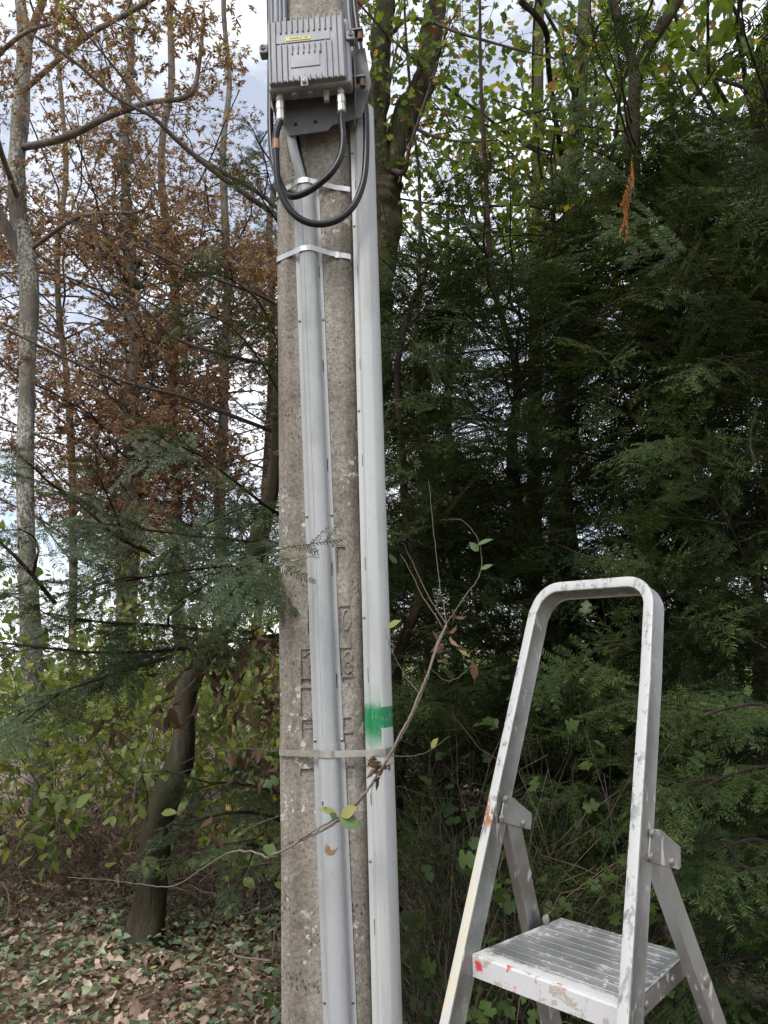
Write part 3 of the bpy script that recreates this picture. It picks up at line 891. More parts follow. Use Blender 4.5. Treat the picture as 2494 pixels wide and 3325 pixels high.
# platform
def platmat(front):
    m, t, p = new_mat('painted_skirt' if front else 'scuffed_platform')
    v = coords(t)
    a = noise(t, 20 if front else 55, 8, 0.72, v, 1.2)
    b = noise(t, 9, 4, 0.55, v)
    base = mixc(t, ramp_out(t, b.outputs['Fac'], 0.3, 0.7), (0.34, 0.345, 0.34), (0.56, 0.56, 0.55))
    if front:
        k = ramp_out(t, a.outputs['Fac'], 0.555, 0.548)
        c = mixc(t, k, (0.36, 0.33, 0.28), (0.50, 0.495, 0.50))
        rn = noise(t, 48, 5, 0.7, v)
        rb = noise(t, 11, 2, 0.5, v)
        sx2 = t.nodes.new('ShaderNodeSeparateXYZ'); t.links.new(v, sx2.inputs[0])
        rk = math_n(t, 'MULTIPLY', math_n(t, 'MULTIPLY', ramp_out(t, rn.outputs['Fac'], 0.56, 0.59), ramp_out(t, rb.outputs['Fac'], 0.52, 0.60)), k)
        d1 = t.nodes.new('ShaderNodeVectorMath'); d1.operation = 'DISTANCE'
        t.links.new(v, d1.inputs[0]); d1.inputs[1].default_value = (-0.135, 0.0, ZP - 0.016)
        bl_ = ramp_out(t, math_n(t, 'ADD', d1.outputs['Value'], math_n(t, 'MULTIPLY', rn.outputs['Fac'], 0.03)), 0.026, 0.021)
        c = mixc(t, math_n(t, 'MAXIMUM', rk, bl_), c, (0.52, 0.05, 0.065))
    else:
        sx2 = t.nodes.new('ShaderNodeSeparateXYZ'); t.links.new(v, sx2.inputs[0])
        edge = ramp_out(t, math_n(t, 'ADD', sx2.outputs['Y'], math_n(t, 'MULTIPLY', a.outputs['Fac'], 0.06)), 0.062, 0.050)
        rside = ramp_out(t, math_n(t, 'ADD', math_n(t, 'ABSOLUTE', sx2.outputs['X']), math_n(t, 'MULTIPLY', a.outputs['Fac'], -0.07)), 0.082, 0.10)
        spk = math_n(t, 'MULTIPLY', ramp_out(t, a.outputs['Fac'], 0.56, 0.59), ramp_out(t, b.outputs['Fac'], 0.40, 0.55))
        k = math_n(t, 'MAXIMUM', math_n(t, 'MAXIMUM', edge, spk), math_n(t, 'MULTIPLY', rside, ramp_out(t, a.outputs['Fac'], 0.50, 0.53)), True)
        c = mixc(t, k, base, (0.52, 0.52, 0.51))
        t.links.new(math_n(t, 'MULTIPLY', math_n(t, 'SUBTRACT', 1.0, k), 0.75), p.inputs['Metallic'])
        p.inputs['Metallic'].default_value = 0.7
    t.links.new(c, p.inputs['Base Color'])
    p.inputs['Roughness'].default_value = 0.45
    bump(t, p, a.outputs['Fac'] if not front else k, 0.3, 0.0015)
    return m
M_TOP, M_SKIRT = platmat(False), platmat(True)
WF, WB, PD, SKH = 0.149, 0.129, 0.262, 0.038
def trap(z0, z1, y0, y1, ins=0.0):
    wy = lambda y: WF + (WB - WF) * y / PD - ins
    return [(-wy(y0), y0), (wy(y0), y0), (wy(y1), y1), (-wy(y1), y1)]
mb = MB()
mb.prism([np.array([x, y, ZP - 0.004]) for x, y in trap(0, 0, 0.006, PD)], 0, (0, 0, 0.004))
plat = mb.build('platform', M_TOP, ladder, local=True, bevel=0.0015)
def child_local(mb, name, mat, parent, **kw):
    return mb.build(name, mat, parent, local=True, **kw)
for i in range(9):
    y = 0.034 + i * 0.0260
    wy = WF + (WB - WF) * y / PD - 0.012
    mb = MB()
    mb.prism([np.array([-wy, y - 0.0026, ZP + 0.0002]), np.array([wy, y - 0.0026, ZP + 0.0002]), np.array([wy, y + 0.0026, ZP + 0.0002]), np.array([-wy, y + 0.0026, ZP + 0.0002])], 0, (0, 0, 0.0018))
    child_local(mb, 'tread_rib', M_TOP, plat, bevel=0.0008)
mb = MB()   # front skirt with rounded nose
prof = [(0.006, 0.0), (0.002, -0.0008), (0.0, -0.004), (0.0, -SKH), (0.003, -SKH), (0.003, -0.005), (0.006, -0.0042)]
mb.sweep([[np.array([sx_ * WF, y, ZP + z]) for y, z in prof] for sx_ in (-1, 1)])
child_local(mb, 'front_skirt', M_SKIRT, ladder)
for sx_ in (-1, 1):
    mb = MB()
    A = [(sx_ * WF, 0.003), (sx_ * WB, PD), (sx_ * (WB - 0.003), PD), (sx_ * (WF - 0.003), 0.003)]
    mb.prism([np.array([x, y, ZP - SKH + 0.004]) for x, y in A], 0, (0, 0, SKH - 0.0083))
    child_local(mb, 'side_skirt', M_ALU, ladder)
    for yy in (0.075, 0.19):
        x = sx_ * (WF + (WB - WF) * yy / PD)
        mb = MB(); mb.disc(np.array([x, yy, ZP - 0.02]), np.array([sx_, 0, 0]), 0.007, 0.003, 12, 0.001); child_local(mb, 'rivet', M_SCREW, ladder, smooth=True)
mb = MB(); mb.box((0, PD - 0.0015, ZP - SKH / 2 - 0.002), (WB * 2 - 0.008, 0.003, SKH - 0.006)); child_local(mb, 'back_skirt', M_ALU, ladder)
# lower treads
for zt in (-0.24, -0.48, -0.72):
    hwz = HW - KK * zt - RT
    mb = MB()
    y0 = FO + zt * ta
    mb.box((0, y0 + 0.04, ZP + zt - 0.012), (2 * hwz + 0.004, 0.085, 0.024))
    child_local(mb, 'tread', M_TOP, ladder, bevel=0.003)
# hinge plates and rear legs
def quadplate(pix, a, th, name, parent, mat=M_ALU):
    P = []
    for px, py in pix:
        yy, zz_ = lat(px, py, a)
        P.append(np.array([a, yy, zz_]))
    mb = MB(); mb.prism(P, 0, (th, 0, 0))
    return child_local(mb, name, mat, parent, bevel=0.0008)
zpl = 0.26
aPL = -(HW - KK * zpl) + RT
aPR = (HW - KK * zpl)
plL = quadplate([(1636, 2583), (1660, 2588), (1723, 2640), (1724, 2660), (1720, 2694), (1624, 2668), (1622, 2655)], aPL - 0.0005, 0.003, 'hinge_plate', ladder)
plR = quadplate([(2109, 2695), (2118, 2691), (2143, 2694), (2205, 2750), (2206, 2815), (2200, 2823), (2108, 2800), (2101, 2790)], aPR + 0.0005, 0.003, 'hinge_plate', ladder)
for pl, a, pts in ((plL, aPL, ((1640, 2596), (1628, 2657), (1697, 2674))), (plR, aPR, ((2116, 2706), (2112, 2783), (2181, 2799)))):
    for i, (px, py) in enumerate(pts):
        yy, zz_ = lat(px, py, a + 0.004)
        mb = MB(); mb.disc(np.array([a + 0.0035, yy, zz_]), np.array([1.0, 0, 0]), 0.0072, 0.0032, 12, 0.001)
        r_ = child_local(mb, 'rivet', M_SCREW, pl, smooth=True, auto=40)
def rear_leg(sx_, pix_front, pix_back, a):
    # pixel pairs (upper, lower) on the front edge and width from the photo; carried on to the ground
    y0, z0 = lat(*pix_front[0], a); y1, z1 = lat(*pix_front[1], a)
    sl = (y1 - y0) / (z1 - z0)
    wd = 0.043
    zt_, zb_ = z0 + 0.035, 0.004
    A = lambda z: y0 + (z - z0) * sl
    mb = MB()
    th = 0.020
    # channel section: web + two flanges
    for (u0, u1, d0, d1) in ((0.0, 0.003, 0.0, wd), (0.003, th, 0.0, 0.003), (0.003, th, wd - 0.003, wd)):
        rings = []
        for z in (zt_, zb_):
            spl = a + sx_ * (zt_ - z) * 0.055
            rings.append([np.array([spl - u * 1.0, A(z) + d, z]) for u, d in ((u0, d0), (u1, d0), (u1, d1), (u0, d1))])
        mb.sweep(rings)
    return child_local(mb, 'rear_leg', M_ALU_LEG, ladder), A, wd
legR, AR_, wdR = rear_leg(1, ((2129, 2814), (2288, 3325)), None, aPR + 0.000)
legL, AL_, wdL = rear_leg(-1, ((1653, 2690), (1726, 2983)), None, aPL + 0.001)
yy, zz_ = lat(2298, 3186, aPR + 0.015)
mb = MB(); mb.disc(np.array([aPR + 0.012, yy, zz_]), np.array([1.0, 0, 0]), 0.011, 0.004, 14, 0.001); child_local(mb, 'rivet', M_SCREW, legR, smooth=True, auto=40)
yy, zz_ = lat(1770, 2985, aPL + 0.004)
mb = MB(); mb.disc(np.array([aPL + 0.004, yy, zz_]), np.array([1.0, 0, 0]), 0.010, 0.006, 14, 0.001); child_local(mb, 'pivot_knob', M_SCREW, legL, smooth=True, auto=40)
for zc_ in (0.30, 0.62):
    mb = MB(); mb.box((0, AR_(zc_) + 0.02, zc_), (2 * aPR + 0.06, 0.006, 0.03)); child_local(mb, 'cross_brace', M_ALU_LEG, ladder)
for sx_ in (-1, 1):
    mb = MB(); mb.box((sx_ * (HW - KK * zft - RT / 2), FO + zft * ta + DD * 0.62, 0.02), (RT + 0.008, DD + 0.012, 0.05)); child_local(mb, 'rubber_foot', flat('black_rubber_foot', (0.02, 0.02, 0.02), 0.8), ladder, bevel=0.003)
#VEGETATION
# ------------------------------------------------------------------ plant materials
G = 1.0
M_NEEDLE = leaf_mat('yew_needles', [(0.0, (0.013, 0.027, 0.009)), (0.45, (0.026, 0.049, 0.015)), (0.8, (0.045, 0.075, 0.021)), (1.0, (0.10, 0.135, 0.034))], 0.55, 0.2, 0.12)
M_NEEDLE_B = leaf_mat('blue_green_yew_needles', [(0.0, (0.022, 0.041, 0.018)), (0.5, (0.041, 0.069, 0.030)), (0.85, (0.066, 0.100, 0.040)), (1.0, (0.14, 0.18, 0.05))], 0.45, 0.18, 0.25)
M_DEADN = leaf_mat('dead_orange_needles', [(0.0, (0.34, 0.13, 0.03)), (1.0, (0.52, 0.25, 0.07))], 0.6, 0.25)
M_DEADB = leaf_mat('dead_brown_needles', [(0.0, (0.10, 0.05, 0.022)), (1.0, (0.19, 0.10, 0.045))], 0.6, 0.25)
M_YTWIG = flat('yew_twig_bark', (0.060, 0.045, 0.022), 0.85, var=0.4)
M_SEED = leaf_mat('dry_hornbeam_bracts', [(0.0, (0.12, 0.066, 0.052)), (0.5, (0.225, 0.130, 0.102)), (0.85, (0.32, 0.21, 0.165)), (0.95, (0.42, 0.31, 0.23)), (1.0, (0.33, 0.33, 0.10))], 0.75, 0.45, 0.2)
M_SEEDG = leaf_mat('green_hornbeam_bracts', [(0.0, (0.22, 0.24, 0.05)), (1.0, (0.34, 0.35, 0.09))], 0.6, 0.45, 0.3)
M_LEAFG = leaf_mat('hornbeam_leaves', [(0.0, (0.10, 0.15, 0.035)), (0.4, (0.17, 0.22, 0.055)), (0.75, (0.25, 0.28, 0.075)), (0.93, (0.37, 0.36, 0.08)), (1.0, (0.36, 0.22, 0.07))], 0.45, 0.5, 0.4)
M_MAPLE = leaf_mat('maple_leaves', [(0.0, (0.075, 0.125, 0.022)), (0.5, (0.125, 0.185, 0.03)), (0.80, (0.19, 0.235, 0.04)), (0.90, (0.36, 0.31, 0.05)), (1.0, (0.30, 0.14, 0.05))], 0.5, 0.6, 0.35)
M_BUSH = leaf_mat('lobed_bush_leaves', [(0.0, (0.045, 0.080, 0.020)), (0.6, (0.080, 0.125, 0.030)), (0.95, (0.13, 0.17, 0.04)), (1.0, (0.3, 0.22, 0.04))], 0.5, 0.35, 0.4)
M_BROWN = leaf_mat('withered_brown_leaves', [(0.0, (0.075, 0.045, 0.032)), (0.5, (0.155, 0.098, 0.066)), (1.0, (0.27, 0.18, 0.12))], 0.7, 0.25, 0.25)
M_TANLEAF = leaf_mat('tan_dry_leaves', [(0.0, (0.17, 0.085, 0.042)), (0.5, (0.29, 0.17, 0.09)), (1.0, (0.42, 0.27, 0.14))], 0.7, 0.35, 0.2)
M_LITTER = leaf_mat('fallen_leaves', [(0.0, (0.12, 0.080, 0.058)), (0.35, (0.29, 0.205, 0.15)), (0.7, (0.47, 0.355, 0.27)), (0.97, (0.60, 0.47, 0.36)), (1.0, (0.42, 0.35, 0.1))], 0.7, 0.15, 0.3)
M_IVY = leaf_mat('ground_ivy_leaves', [(0.0, (0.075, 0.115, 0.065)), (0.5, (0.135, 0.19, 0.11)), (0.9, (0.22, 0.28, 0.17)), (1.0, (0.26, 0.30, 0.11))], 0.4, 0.15, 0.5)
M_IVYD = leaf_mat('dark_ivy_leaves', [(0.0, (0.022, 0.040, 0.016)), (1.0, (0.055, 0.085, 0.030))], 0.35, 0.15, 0.5)
M_GRASS = leaf_mat('thin_grass', [(0.0, (0.045, 0.085, 0.03)), (1.0, (0.10, 0.14, 0.05))], 0.5, 0.3, 0.4)
M_STEM = flat('dry_stems', (0.20, 0.145, 0.10), 0.85, var=0.45, sc=12)
M_STEMD = flat('dark_dry_stems', (0.085, 0.058, 0.040), 0.9, var=0.5, sc=12)
M_TWIG = flat('dark_twigs', (0.060, 0.044, 0.036), 0.9, var=0.4)
M_VINE = flat('vine_bark', (0.165, 0.130, 0.104), 0.85, var=0.4, sc=70)
M_PALEBARK = bark_mat('pale_lichen_bark', [(0.05, 0.043, 0.034), (0.125, 0.112, 0.092), (0.22, 0.20, 0.17)], 7, 0.5, None, (0.36, 0.35, 0.31), 0.008, 46)
M_GREYBARK = bark_mat('grey_bark', [(0.025, 0.021, 0.016), (0.055, 0.046, 0.037), (0.095, 0.081, 0.066)], 9, 0.3, (0.05, 0.055, 0.022), None, 0.008, 18)
M_HBARK = bark_mat('hornbeam_bark', [(0.06, 0.050, 0.042), (0.13, 0.112, 0.096), (0.22, 0.195, 0.172)], 9, 0.3, None, None, 0.008)
M_MOSSBARK = bark_mat('mossy_bark', [(0.022, 0.017, 0.012), (0.065, 0.050, 0.034), (0.14, 0.112, 0.08)], 16, 0.3, (0.055, 0.062, 0.020), None, 0.05)
M_DARKBARK = bark_mat('dark_yew_bark', [(0.014, 0.011, 0.008), (0.038, 0.028, 0.021), (0.075, 0.055, 0.041)], 12, 0.15, None, None, 0.012)
M_BROWNBARK = bark_mat('brown_leaning_bark', [(0.018, 0.014, 0.010), (0.046, 0.037, 0.026), (0.095, 0.078, 0.055)], 9, 0.16, (0.035, 0.038, 0.016), None, 0.03)

# ------------------------------------------------------------------ plant templates
class T:
    def __init__(s, V, quads=(), tris=(), rq=(), rt=(), mq=None, mt=None):
        s.V = np.asarray(V, float)
        s.q = np.asarray(quads, int).reshape(-1, 4)
        s.t = np.asarray(tris, int).reshape(-1, 3)
        s.rnd = np.concatenate([np.asarray(rq, float).ravel(), np.asarray(rt, float).ravel()])
        if len(s.rnd) != len(s.q) + len(s.t):
            s.rnd = np.zeros(len(s.q) + len(s.t))
        s.mq = np.zeros(len(s.q), int) if mq is None else np.asarray(mq, int)
        s.mt = np.zeros(len(s.t), int) if mt is None else np.asarray(mt, int)
    def mesh(s, name, mats):
        fs = [f for f in (s.q, s.t) if len(f)]
        return np_mesh(name, s.V, fs, mats, s.rnd, fmat=np.concatenate([s.mq, s.mt]))

def frond_template(seed, L=0.34, lod=0, nl=0.026, wide=1.0):
    r = np.random.default_rng(seed)
    V, Q, RQ, MQ = [], [], [], []
    sp = 0.0085 if lod == 0 else 0.0185
    nw = (0.0026 if lod == 0 else 0.0050) * wide
    def twig(P, rad0):
        P = np.asarray(P)
        k = len(P)
        Tn = unit(np.gradient(P, axis=0))
        n = 3
        base = len(V)
        for i in range(k):
            S = unit(np.cross(Tn[i], [0, 0, 1.0])); U = np.cross(S, Tn[i])
            rr = rad0 * (1 - 0.7 * i / (k - 1))
            for j in range(n):
                a = j * 2 * math.pi / n
                V.append(P[i] + rr * (math.cos(a) * S + math.sin(a) * U))
        for i in range(k - 1):
            for j in range(n):
                a, b = base + i * n + j, base + i * n + (j + 1) % n
                Q.append((a, b, b + n, a + n)); RQ.append(r.random()); MQ.append(1)
    def needles(P, start=0.0):
        P = np.asarray(P)
        seg = np.linalg.norm(np.diff(P, axis=0), axis=1); cum = np.concatenate([[0], np.cumsum(seg)])
        Lt = cum[-1]
        s = start + sp * r.random()
        while s < Lt:
            u = s / Lt
            i = min(np.searchsorted(cum, s) - 1, len(P) - 2); i = max(i, 0)
            f = (s - cum[i]) / (seg[i] + 1e-9)
            p = P[i] * (1 - f) + P[i + 1] * f
            t_ = unit(P[i + 1] - P[i])
            S = unit(np.cross(t_, [0, 0, 1.0]))
            ln = nl * (0.55 + 0.45 * min(1, u * 5)) * (1 - 0.5 * max(0, u - 0.75) / 0.25)
            for sd_ in (-1, 1):
                if r.random() < 0.06: continue
                an = rad(62 + r.normal() * 9) * (1 - 0.35 * max(0, u - 0.8) / 0.2)
                d = unit(t_ * math.cos(an) + sd_ * S * math.sin(an) + np.array([0, 0, r.normal() * 0.16 + 0.06]))
                q = unit(np.cross(d, [r.normal() * 0.2, r.normal() * 0.2, 1.0]))
                l = ln * (0.82 + 0.36 * r.random())
                b = len(V)
                tip = p + d * l + np.array([0, 0, -0.12 * l]) + t_ * l * 0.10
                hv = np.array([0, 0, -0.04 * l])
                rn = 0.12 + 0.5 * r.random() + (0.25 if u > 0.85 else 0)
                if lod == 0:
                    V.extend([p - q * nw * 0.4, p + q * nw * 0.4, p + d * l * 0.55 + q * nw + hv, p + d * l * 0.55 - q * nw + hv, tip + q * nw * 0.25, tip - q * nw * 0.25])
                    Q.extend([(b, b + 1, b + 2, b + 3), (b + 3, b + 2, b + 4, b + 5)]); RQ.extend([rn, rn]); MQ.extend([0, 0])
                else:
                    V.extend([p - q * nw * 0.7, p + q * nw * 0.7, tip + q * nw * 0.6, tip - q * nw * 0.6])
                    Q.append((b, b + 1, b + 2, b + 3)); RQ.append(rn); MQ.append(0)
            s += sp
    def curve(p0, d, l, k=6, droop=0.10):
        P = [np.array(p0)]
        d = np.array(d, float)
        for i in range(k - 1):
            d = unit(d + np.array([r.normal() * 0.05, r.normal() * 0.07, -droop / k * 1.6 + r.normal() * 0.04]))
            P.append(P[-1] + d * l / (k - 1))
        return np.array(P)
    main = curve((0, 0, 0), (1, 0, 0.04), L, 9, 0.22)
    twig(main if lod == 0 else main[::4], 0.0026); needles(main, L * 0.08)
    ns = 4
    for i in range(ns):
        for sd_ in (-1, 1):
            if r.random() < 0.14: continue
            u = 0.10 + 0.78 * (i + 0.25 * (sd_ > 0) + 0.3 * r.random()) / ns
            p = main[int(u * 8)] * (1 - (u * 8) % 1) + main[min(int(u * 8) + 1, 8)] * ((u * 8) % 1)
            l = L * (0.50 * (1 - u) ** 0.7 + 0.14) * (0.7 + 0.55 * r.random())
            a = rad(52 + r.normal() * 8) * sd_
            P = curve(p, (math.cos(a), math.sin(a), r.normal() * 0.1), l, 5, 0.22)
            twig(P if lod == 0 else P[::4], 0.0015); needles(P, 0.004)
    return T(V, Q, rq=RQ, mq=MQ)

def leaf_outline(kind):
    if kind == 'ovate':
        return [(0, 0), (0.10, 0.10), (0.25, 0.24), (0.42, 0.30), (0.60, 0.27), (0.78, 0.17), (0.91, 0.06), (1.0, 0.0)]
    if kind == 'lance':
        return [(0, 0), (0.25, 0.13), (0.5, 0.17), (0.78, 0.11), (1.0, 0.0)]
    if kind == 'maple':
        return [(0, 0), (-0.02, 0.10), (-0.10, 0.26), (0.05, 0.30), (0.10, 0.50), (0.24, 0.44), (0.34, 0.56), (0.40, 0.40), (0.50, 0.22), (0.64, 0.34), (0.70, 0.22), (0.84, 0.20), (0.86, 0.09), (1.0, 0.0)]
    if kind == 'lobed':
        return [(0, 0), (0.12, 0.07), (0.18, 0.30), (0.36, 0.40), (0.42, 0.30), (0.46, 0.14), (0.62, 0.34), (0.76, 0.30), (0.80, 0.16), (0.92, 0.12), (1.0, 0.0)]
    if kind == 'ivy':
        return [(0, 0), (-0.08, 0.20), (0.02, 0.42), (0.20, 0.40), (0.40, 0.34), (0.58, 0.30), (0.80, 0.14), (1.0, 0.0)]
def leaf_template(kind, fold=0.25, curl=0.2, twist=0.0, seed=0, wav=0.0, n_mat=0):
    """unit-length leaf along +X, two halves folded along the midrib"""
    r = np.random.default_rng(seed)
    o = leaf_outline(kind)
    V, Q, Tt = [], [], []
    def bend(x, y, z):
        a = curl * x * 2.0
        zz = z - curl * x * x
        if twist:
            c, s = math.cos(twist * x), math.sin(twist * x)
            y, zz = y * c - zz * s, y * s + zz * c
        return (x, y, zz + wav * math.sin(x * 9 + y * 7))
    mid = [bend(x, 0, 0) for x, y in o]
    V += mid
    n = len(o)
    for sd_ in (1, -1):
        b = len(V)
        for x, y in o[1:-1]:
            yy = y * (1 + r.normal() * 0.06)
            V.append(bend(x, sd_ * yy * math.cos(fold), yy * math.sin(fold)))
        for i in range(1, n - 2):
            q = (i, i + 1, b + i, b + i - 1)
            Q.append(q if sd_ > 0 else q[::-1])
        tr = (0, 1, b); Tt.append(tr if sd_ > 0 else tr[::-1])
        tr = (n - 2, n - 1, b + n - 3); Tt.append(tr if sd_ > 0 else tr[::-1])
    return T(V, Q, Tt)
def combine(parts):
    """parts: (T, pos, X, Z, scale, rnd)"""
    V, Q, TT, rq, rt, mq, mt = [], [], [], [], [], [], []
    b = 0
    for tm, pos, X, Z, s, rn in parts:
        X = unit(X); Y = unit(np.cross(Z, X)); Zz = np.cross(X, Y)
        V.append(tm.V * s @ np.stack([X, Y, Zz]) + pos)
        Q.append(tm.q + b); TT.append(tm.t + b)
        rq.append(np.full(len(tm.q), rn)); rt.append(np.full(len(tm.t), rn)); mq.append(tm.mq); mt.append(tm.mt)
        b += len(tm.V)
    return T(np.concatenate(V), np.concatenate(Q), np.concatenate(TT), np.concatenate(rq), np.concatenate(rt), np.concatenate(mq), np.concatenate(mt))

FROND = [frond_template(i) for i in range(7)]
FROND_L = [frond_template(50 + i, lod=1) for i in range(5)]
LANCE = [leaf_template('lance', 0.35, 0.25 * k, 0.3 * k, k) for k in (0, 1, 2)]
def cluster_template(seed):
    r = np.random.default_rng(seed)
    ps = []
    for i in range(13):
        a = r.random() * 6.28
        el = r.normal() * 0.45 - 0.25
        X = np.array([math.cos(a) * math.cos(el), math.sin(a) * math.cos(el), math.sin(el)])
        ps.append((LANCE[i % 3], np.array([r.normal() * 0.1, r.normal() * 0.1, -0.9 * r.random()]), X, np.array([r.normal() * 0.6, r.normal() * 0.6, 1.0]), 0.75 + 0.45 * r.random(), 0.5 * r.random() + 0.1))
    return combine(ps)
CLUST = [cluster_template(70 + i) for i in range(6)]
def cluster_lite(seed):
    r = np.random.default_rng(seed)
    ps = []
    tri = T([(0, 0, 0), (0.5, 0.17, 0.03), (1, 0, -0.1), (0.5, -0.17, 0.03)], [(0, 1, 2, 3)])
    for i in range(8):
        a = r.random() * 6.28; el = r.normal() * 0.5 - 0.3
        X = np.array([math.cos(a) * math.cos(el), math.sin(a) * math.cos(el), math.sin(el)])
        ps.append((tri, np.array([r.normal() * 0.15, r.normal() * 0.15, -0.9 * r.random()]), X, r.normal(size=3) * 0.5 + np.array([0, 0, 1.0]), 0.8 + 0.5 * r.random(), 0.5 * r.random() + 0.1))
    return combine(ps)
CLUST_L = [cluster_lite(90 + i) for i in range(4)]
OVATE = [leaf_template('ovate', 0.22, c, tw, i) for i, (c, tw) in enumerate(((0.1, 0.0), (0.25, 0.2), (-0.05, -0.15), (0.4, 0.1)))]
MAPLE = [leaf_template('maple', 0.15, c, tw, i) for i, (c, tw) in enumerate(((0.1, 0.0), (0.3, 0.2), (0.2, -0.3)))]
LOBED = [leaf_template('lobed', 0.2, c, tw, i) for i, (c, tw) in enumerate(((0.1, 0.0), (0.3, 0.2), (0.2, -0.3)))]
IVY = [leaf_template('ivy', 0.15, c, 0.1, i) for i, c in enumerate((0.1, 0.25, 0.0))]
_ml = [(0, 0), (-0.1, 0.28), (0.14, 0.5), (0.3, 0.28), (0.62, 0.34), (1.0, 0.0)]
def maple_lite(c):
    V = [(x, y, -c * x * x + 0.05 * abs(y)) for x, y in _ml] + [(x, -y, -c * x * x + 0.12 * abs(y)) for x, y in _ml[1:-1]] + [(0.4, 0, -c * 0.16)]
    return T(V, [], [(0, 1, 10), (1, 2, 10), (2, 3, 10), (3, 4, 10), (4, 5, 10), (10, 5, 9), (10, 9, 8), (10, 8, 7), (10, 7, 6), (0, 10, 6)])
MAPLE_L = [maple_lite(c_) for c_ in (0.05, 0.2, 0.35)]
CURLED = [leaf_template('ovate', f, c, tw, i, 0.05) for i, (f, c, tw) in enumerate(((0.8, 0.6, 0.8), (1.0, 0.3, -1.0), (0.6, 0.9, 0.4), (1.1, 0.5, 1.5)))]
LITTER = [leaf_template('ovate', 0.5, 0.5, 0.6, 1, 0.05), leaf_template('maple', 0.3, 0.4, 0.5, 2, 0.06), leaf_template('ovate', 0.25, -0.35, 0.2, 3, 0.04), leaf_template('ovate', 0.8, 0.3, -0.8, 4, 0.05)]

# ------------------------------------------------------------------ instancing
def basis(X, Z):
    X = unit(X); Y = unit(np.cross(Z, X)); Zz = np.cross(X, Y)
    return X, Y, Zz
def joined(name, tmpls, pl, mats, parent, kind='stuff', base=None):
    """one mesh that holds many template copies; pl = list of (pos, X, Z, scale, rnd)"""
    if not pl: return None
    pos = np.array([p[0] for p in pl]); Xs = np.array([p[1] for p in pl]); Zs = np.array([p[2] for p in pl]); sc = np.array([p[3] for p in pl]); rn = np.array([p[4] for p in pl])
    X, Y, Z = basis(Xs, Zs)
    base = np.zeros(3) if base is None else base
    idx = rng.integers(0, len(tmpls), len(pl))
    VV, QQ, TT, RQ, RT_, MQ, MT = [], [], [], [], [], [], []
    off = 0
    for k, tm in enumerate(tmpls):
        m_ = np.nonzero(idx == k)[0]
        if not len(m_): continue
        B = np.stack([X[m_], Y[m_], Z[m_]], 1) * sc[m_][:, None, None]      # rows
        V = np.einsum('vj,mjk->mvk', tm.V, B) + (pos[m_] - base)[:, None, :]
        nv = len(tm.V)
        o_ = off + np.arange(len(m_))[:, None, None] * nv
        VV.append(V.reshape(-1, 3))
        if len(tm.q):
            QQ.append((tm.q[None] + o_).reshape(-1, 4)); RQ.append((tm.rnd[:len(tm.q)][None] * 0.6 + rn[m_][:, None]).ravel() % 1.0); MQ.append(np.tile(tm.mq, len(m_)))
        if len(tm.t):
            TT.append((tm.t[None] + o_).reshape(-1, 3)); RT_.append((tm.rnd[len(tm.q):][None] * 0.6 + rn[m_][:, None]).ravel() % 1.0); MT.append(np.tile(tm.mt, len(m_)))
        off += nv * len(m_)
    fs, rr, mm = [], [], []
    if QQ: fs.append(np.concatenate(QQ)); rr.append(np.concatenate(RQ)); mm.append(np.concatenate(MQ))
    if TT: fs.append(np.concatenate(TT)); rr.append(np.concatenate(RT_)); mm.append(np.concatenate(MT))
    me = np_mesh(name, np.concatenate(VV), fs, mats, np.concatenate(rr), fmat=np.concatenate(mm))
    o = link(name, me, parent)
    if kind: o['kind'] = kind
    return o
_mesh_cache = {}
def place(tree, pl, tmpls, lite, mats, pname, limit=290, rest='foliage', min_px=16):
    """the largest-looking copies become parts of their own, the rest one joined part"""
    if not pl: return
    base = np.array(tree.location)
    pos = np.array([p[0] for p in pl]); sc = np.array([p[3] for p in pl])
    x, y, d = proj(pos)
    vis = (x > -60) & (x < 2554) & (y > -60) & (y < 3385)
    rank = np.where(vis, sc / d, 0) * (1 + 1e-6 * np.arange(len(pl)))
    order = np.argsort(-rank)
    keep = [i for i in order[:limit] if rank[i] > 0]
    ks = set(keep)
    key = (id(tmpls), tuple(m_.name for m_ in mats))
    if key not in _mesh_cache:
        _mesh_cache[key] = [t_.mesh(pname, mats) for t_ in tmpls]
    ms = _mesh_cache[key]
    for i in keep:
        p_, X, Z, s_, rn = pl[i]
        X, Y, Z = basis(np.asarray(X, float), np.asarray(Z, float))
        o = link(pname, ms[int(rn * 9973) % len(ms)], tree)
        Mx = Matrix.Identity(4)
        for a in range(3):
            Mx[a][0], Mx[a][1], Mx[a][2], Mx[a][3] = X[a] * s_, Y[a] * s_, Z[a] * s_, p_[a] - base[a]
        o.matrix_basis = Mx
    joined(rest, lite, [pl[i] for i in range(len(pl)) if i not in ks], mats, tree, base=base)

